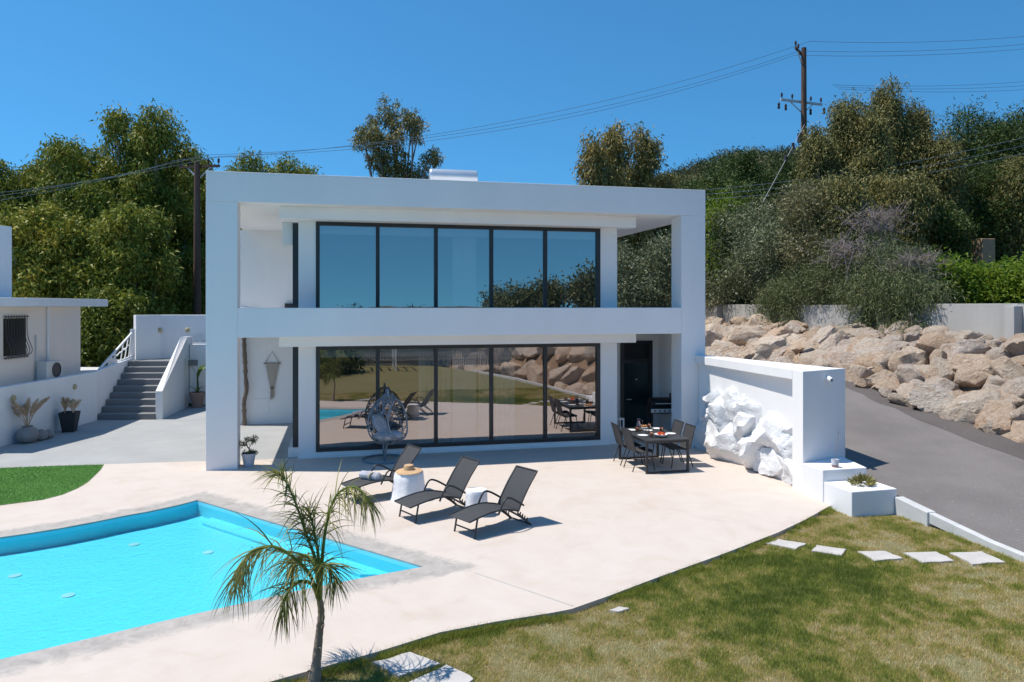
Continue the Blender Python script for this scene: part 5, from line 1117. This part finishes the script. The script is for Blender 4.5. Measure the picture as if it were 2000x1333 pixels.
def frond(pts, nleaf, ll, seed, droop=.8, start=.3, tint=.45):
    rg_ = np.random.RandomState(seed); P = bezier(pts, 40); n = len(P)
    f = MB().tube(P, [.019*(1-.85*i/(n-1))+.002 for i in range(n)], 6).build('frond', M['banana'], pr, smooth=True)
    a = f.data.attributes.new('tint', 'FLOAT', 'POINT'); a.data.foreach_set('value', [.75]*len(f.data.vertices))
    vs = []; fs = []; tn = []
    for k in range(nleaf):
        t = start+(1-start)*(k+rg_.rand())/nleaf; i = min(n-2, int(t*(n-1))); p = P[i].lerp(P[i+1], t*(n-1)-i)
        tan = (P[i+1]-P[i]).normalized(); side = tan.cross(Vector((0,0,1)))
        if side.length < .1: side = Vector((1,0,0))
        side = side.normalized()*(1 if k % 2 else -1)
        L_ = ll*(.55+.5*math.sin(math.pi*min(1,.15+t*.8)))*rg_.uniform(.8,1.15)
        d = (side*rg_.uniform(.4,1.0)+tan*rg_.uniform(.3,.9)+Vector(rg_.normal(size=3))*.28).normalized(); w = .0068
        m = 5; b0 = len(vs); wv_ = d.cross(Vector(rg_.normal(size=3))).normalized()
        q = p.copy(); dr = droop*rg_.uniform(.45,1.25); tt = float(np.clip(tint+rg_.normal(0,.2), 0, 1))
        for j in range(m+1):
            ww = w*(1-(j/m)**1.5)*(1 if j else .6)+.0006; vs += [q-wv_*ww, q+wv_*ww]; tn += [tt]*2
            d = (d+Vector((0,0,-1))*dr*.42).normalized(); q = q+d*L_/m
        fs += [(b0+2*j, b0+2*j+1, b0+2*j+3, b0+2*j+2) for j in range(m)]
    o = MB().add(vs, fs).build('leaflets', M['palm'], f)
    a = o.data.attributes.new('tint', 'FLOAT', 'POINT'); a.data.foreach_set('value', tn)
frond([pl_pt(648,840), pl_pt(625,650,.03), pl_pt(560,480,.06), pl_pt(490,290,.08), pl_pt(430,150,.05), pl_pt(405,110,0)], 130, .40, 1, .55, .30, .55)
frond([pl_pt(650,840), pl_pt(645,640,.1), pl_pt(660,450,.16), pl_pt(710,280,.2), pl_pt(800,220,.2), pl_pt(880,250,.15), pl_pt(925,320,.1)], 130, .46, 2, .95, .28, .55)
frond([pl_pt(645,840), pl_pt(605,680,-.1), pl_pt(530,560,-.2), pl_pt(420,490,-.25), pl_pt(310,510,-.28), pl_pt(240,610,-.28), pl_pt(215,720,-.25)], 150, .58, 3, 1.0, .25, .5)
frond([pl_pt(645,840), pl_pt(600,700,.15), pl_pt(540,640,.25), pl_pt(470,660,.32), pl_pt(430,740,.35)], 95, .52, 4, .9, .3, .35)
frond([pl_pt(650,850), pl_pt(650,700,-.1), pl_pt(690,600,-.2), pl_pt(740,610,-.25), pl_pt(780,690,-.28)], 80, .44, 5, .7, .3, .3)
frond([pl_pt(645,850), pl_pt(620,720,-.15), pl_pt(560,680,-.3), pl_pt(520,740,-.4), pl_pt(505,830,-.42)], 85, .46, 6, .9, .25, .4)
frond([pl_pt(650,840), pl_pt(635,600,.02), pl_pt(600,420,.04), pl_pt(575,330,.06)], 75, .42, 7, .5, .3, .4)

# ------------------------------------------------------------------ garden beyond the camera, mirrored in the glass
for i, (x, y, h, w, lab) in enumerate(((-6,-27,3.0,4,'dark hedge tree at the far corner of the garden'),(-2.5,-29,3.4,4.5,'dark hedge tree behind the pergola'),(.5,-30,3.5,4.5,'broad dark hedge tree left of the pergola posts'),(3.5,-30.5,3.5,4.5,'dark hedge tree behind the picket fence'),(6.5,-31,3.4,4.5,'hedge tree behind the middle of the picket fence'),(9.5,-33,3.4,4.5,'hedge tree beyond the lawn end'),(15.5,-33,5.2,4.5,'tall feathery tree beyond the lower driveway'),(18,-32,5.6,4.5,'tall tree beside the lower driveway'),(20.5,-30,6.4,3.5,'tallest tree above the lower boulder bank'),(23,-29,5.6,4.5,'round tree above the lower boulder bank'),(1.6,-21.5,1.6,2.2,'round shrub on the lawn behind the pool'),(2.5,-23,1.7,2.4,'rusty flowering shrub beside the pergola'),(0,-24,1.8,2.4,'shrub at the far side of the lawn'))):
    g = -.1 if h < 2.5 else gz0(x, y)
    tree('garden_tree', (x, y, g), lobes(300+i, 10, w, .3, h-g, w/2, (.5,1.0), .3, 1.0), 6000, 'pine' if h < 4.5 else 'feather', lab, group='garden trees reflected in the glass', seed=300+i, leaf=(.3,.12), droop=.3, twig=.4, tint0=.55)
pf = empty('picket_fence', (9.5,-27.2,-.1), 'grey picket fence closing the far end of the lawn', 'fence')
pk = MB().box(-.05,.05,-.012,.012,0,1.5).build('picket', M['fence'], pf); pk.location = (-6,0,0)
for k in range(1, 90):
    c = pk.copy(); COL.objects.link(c); c.parent = pf; c.location = (-6+k*.14, 0, 0)
for z in (.35,1.2): MB().box(-6.1,6.6,.014,.05,z,z+.08).build('rail', M['fence'], pf)
pg = empty('pergola', (4.6,-24.5,-.1), 'white garden pergola on slim posts behind the pool', 'pergola')
for x in (-1.5,1.5):
    for y in (-1.2,1.2): MB().box(x-.05,x+.05,y-.05,y+.05,0,2.5).build('post', M['white_metal'], pg)
for y in (-1.2,1.2): MB().box(-1.6,1.6,y-.05,y+.05,2.5,2.62).build('beam', M['white_metal'], pg)
for k in range(7): MB().box(-1.5+k*.5-.03,-1.5+k*.5+.03,-1.4,1.4,2.62,2.70).build('rafter', M['white_metal'], pg)
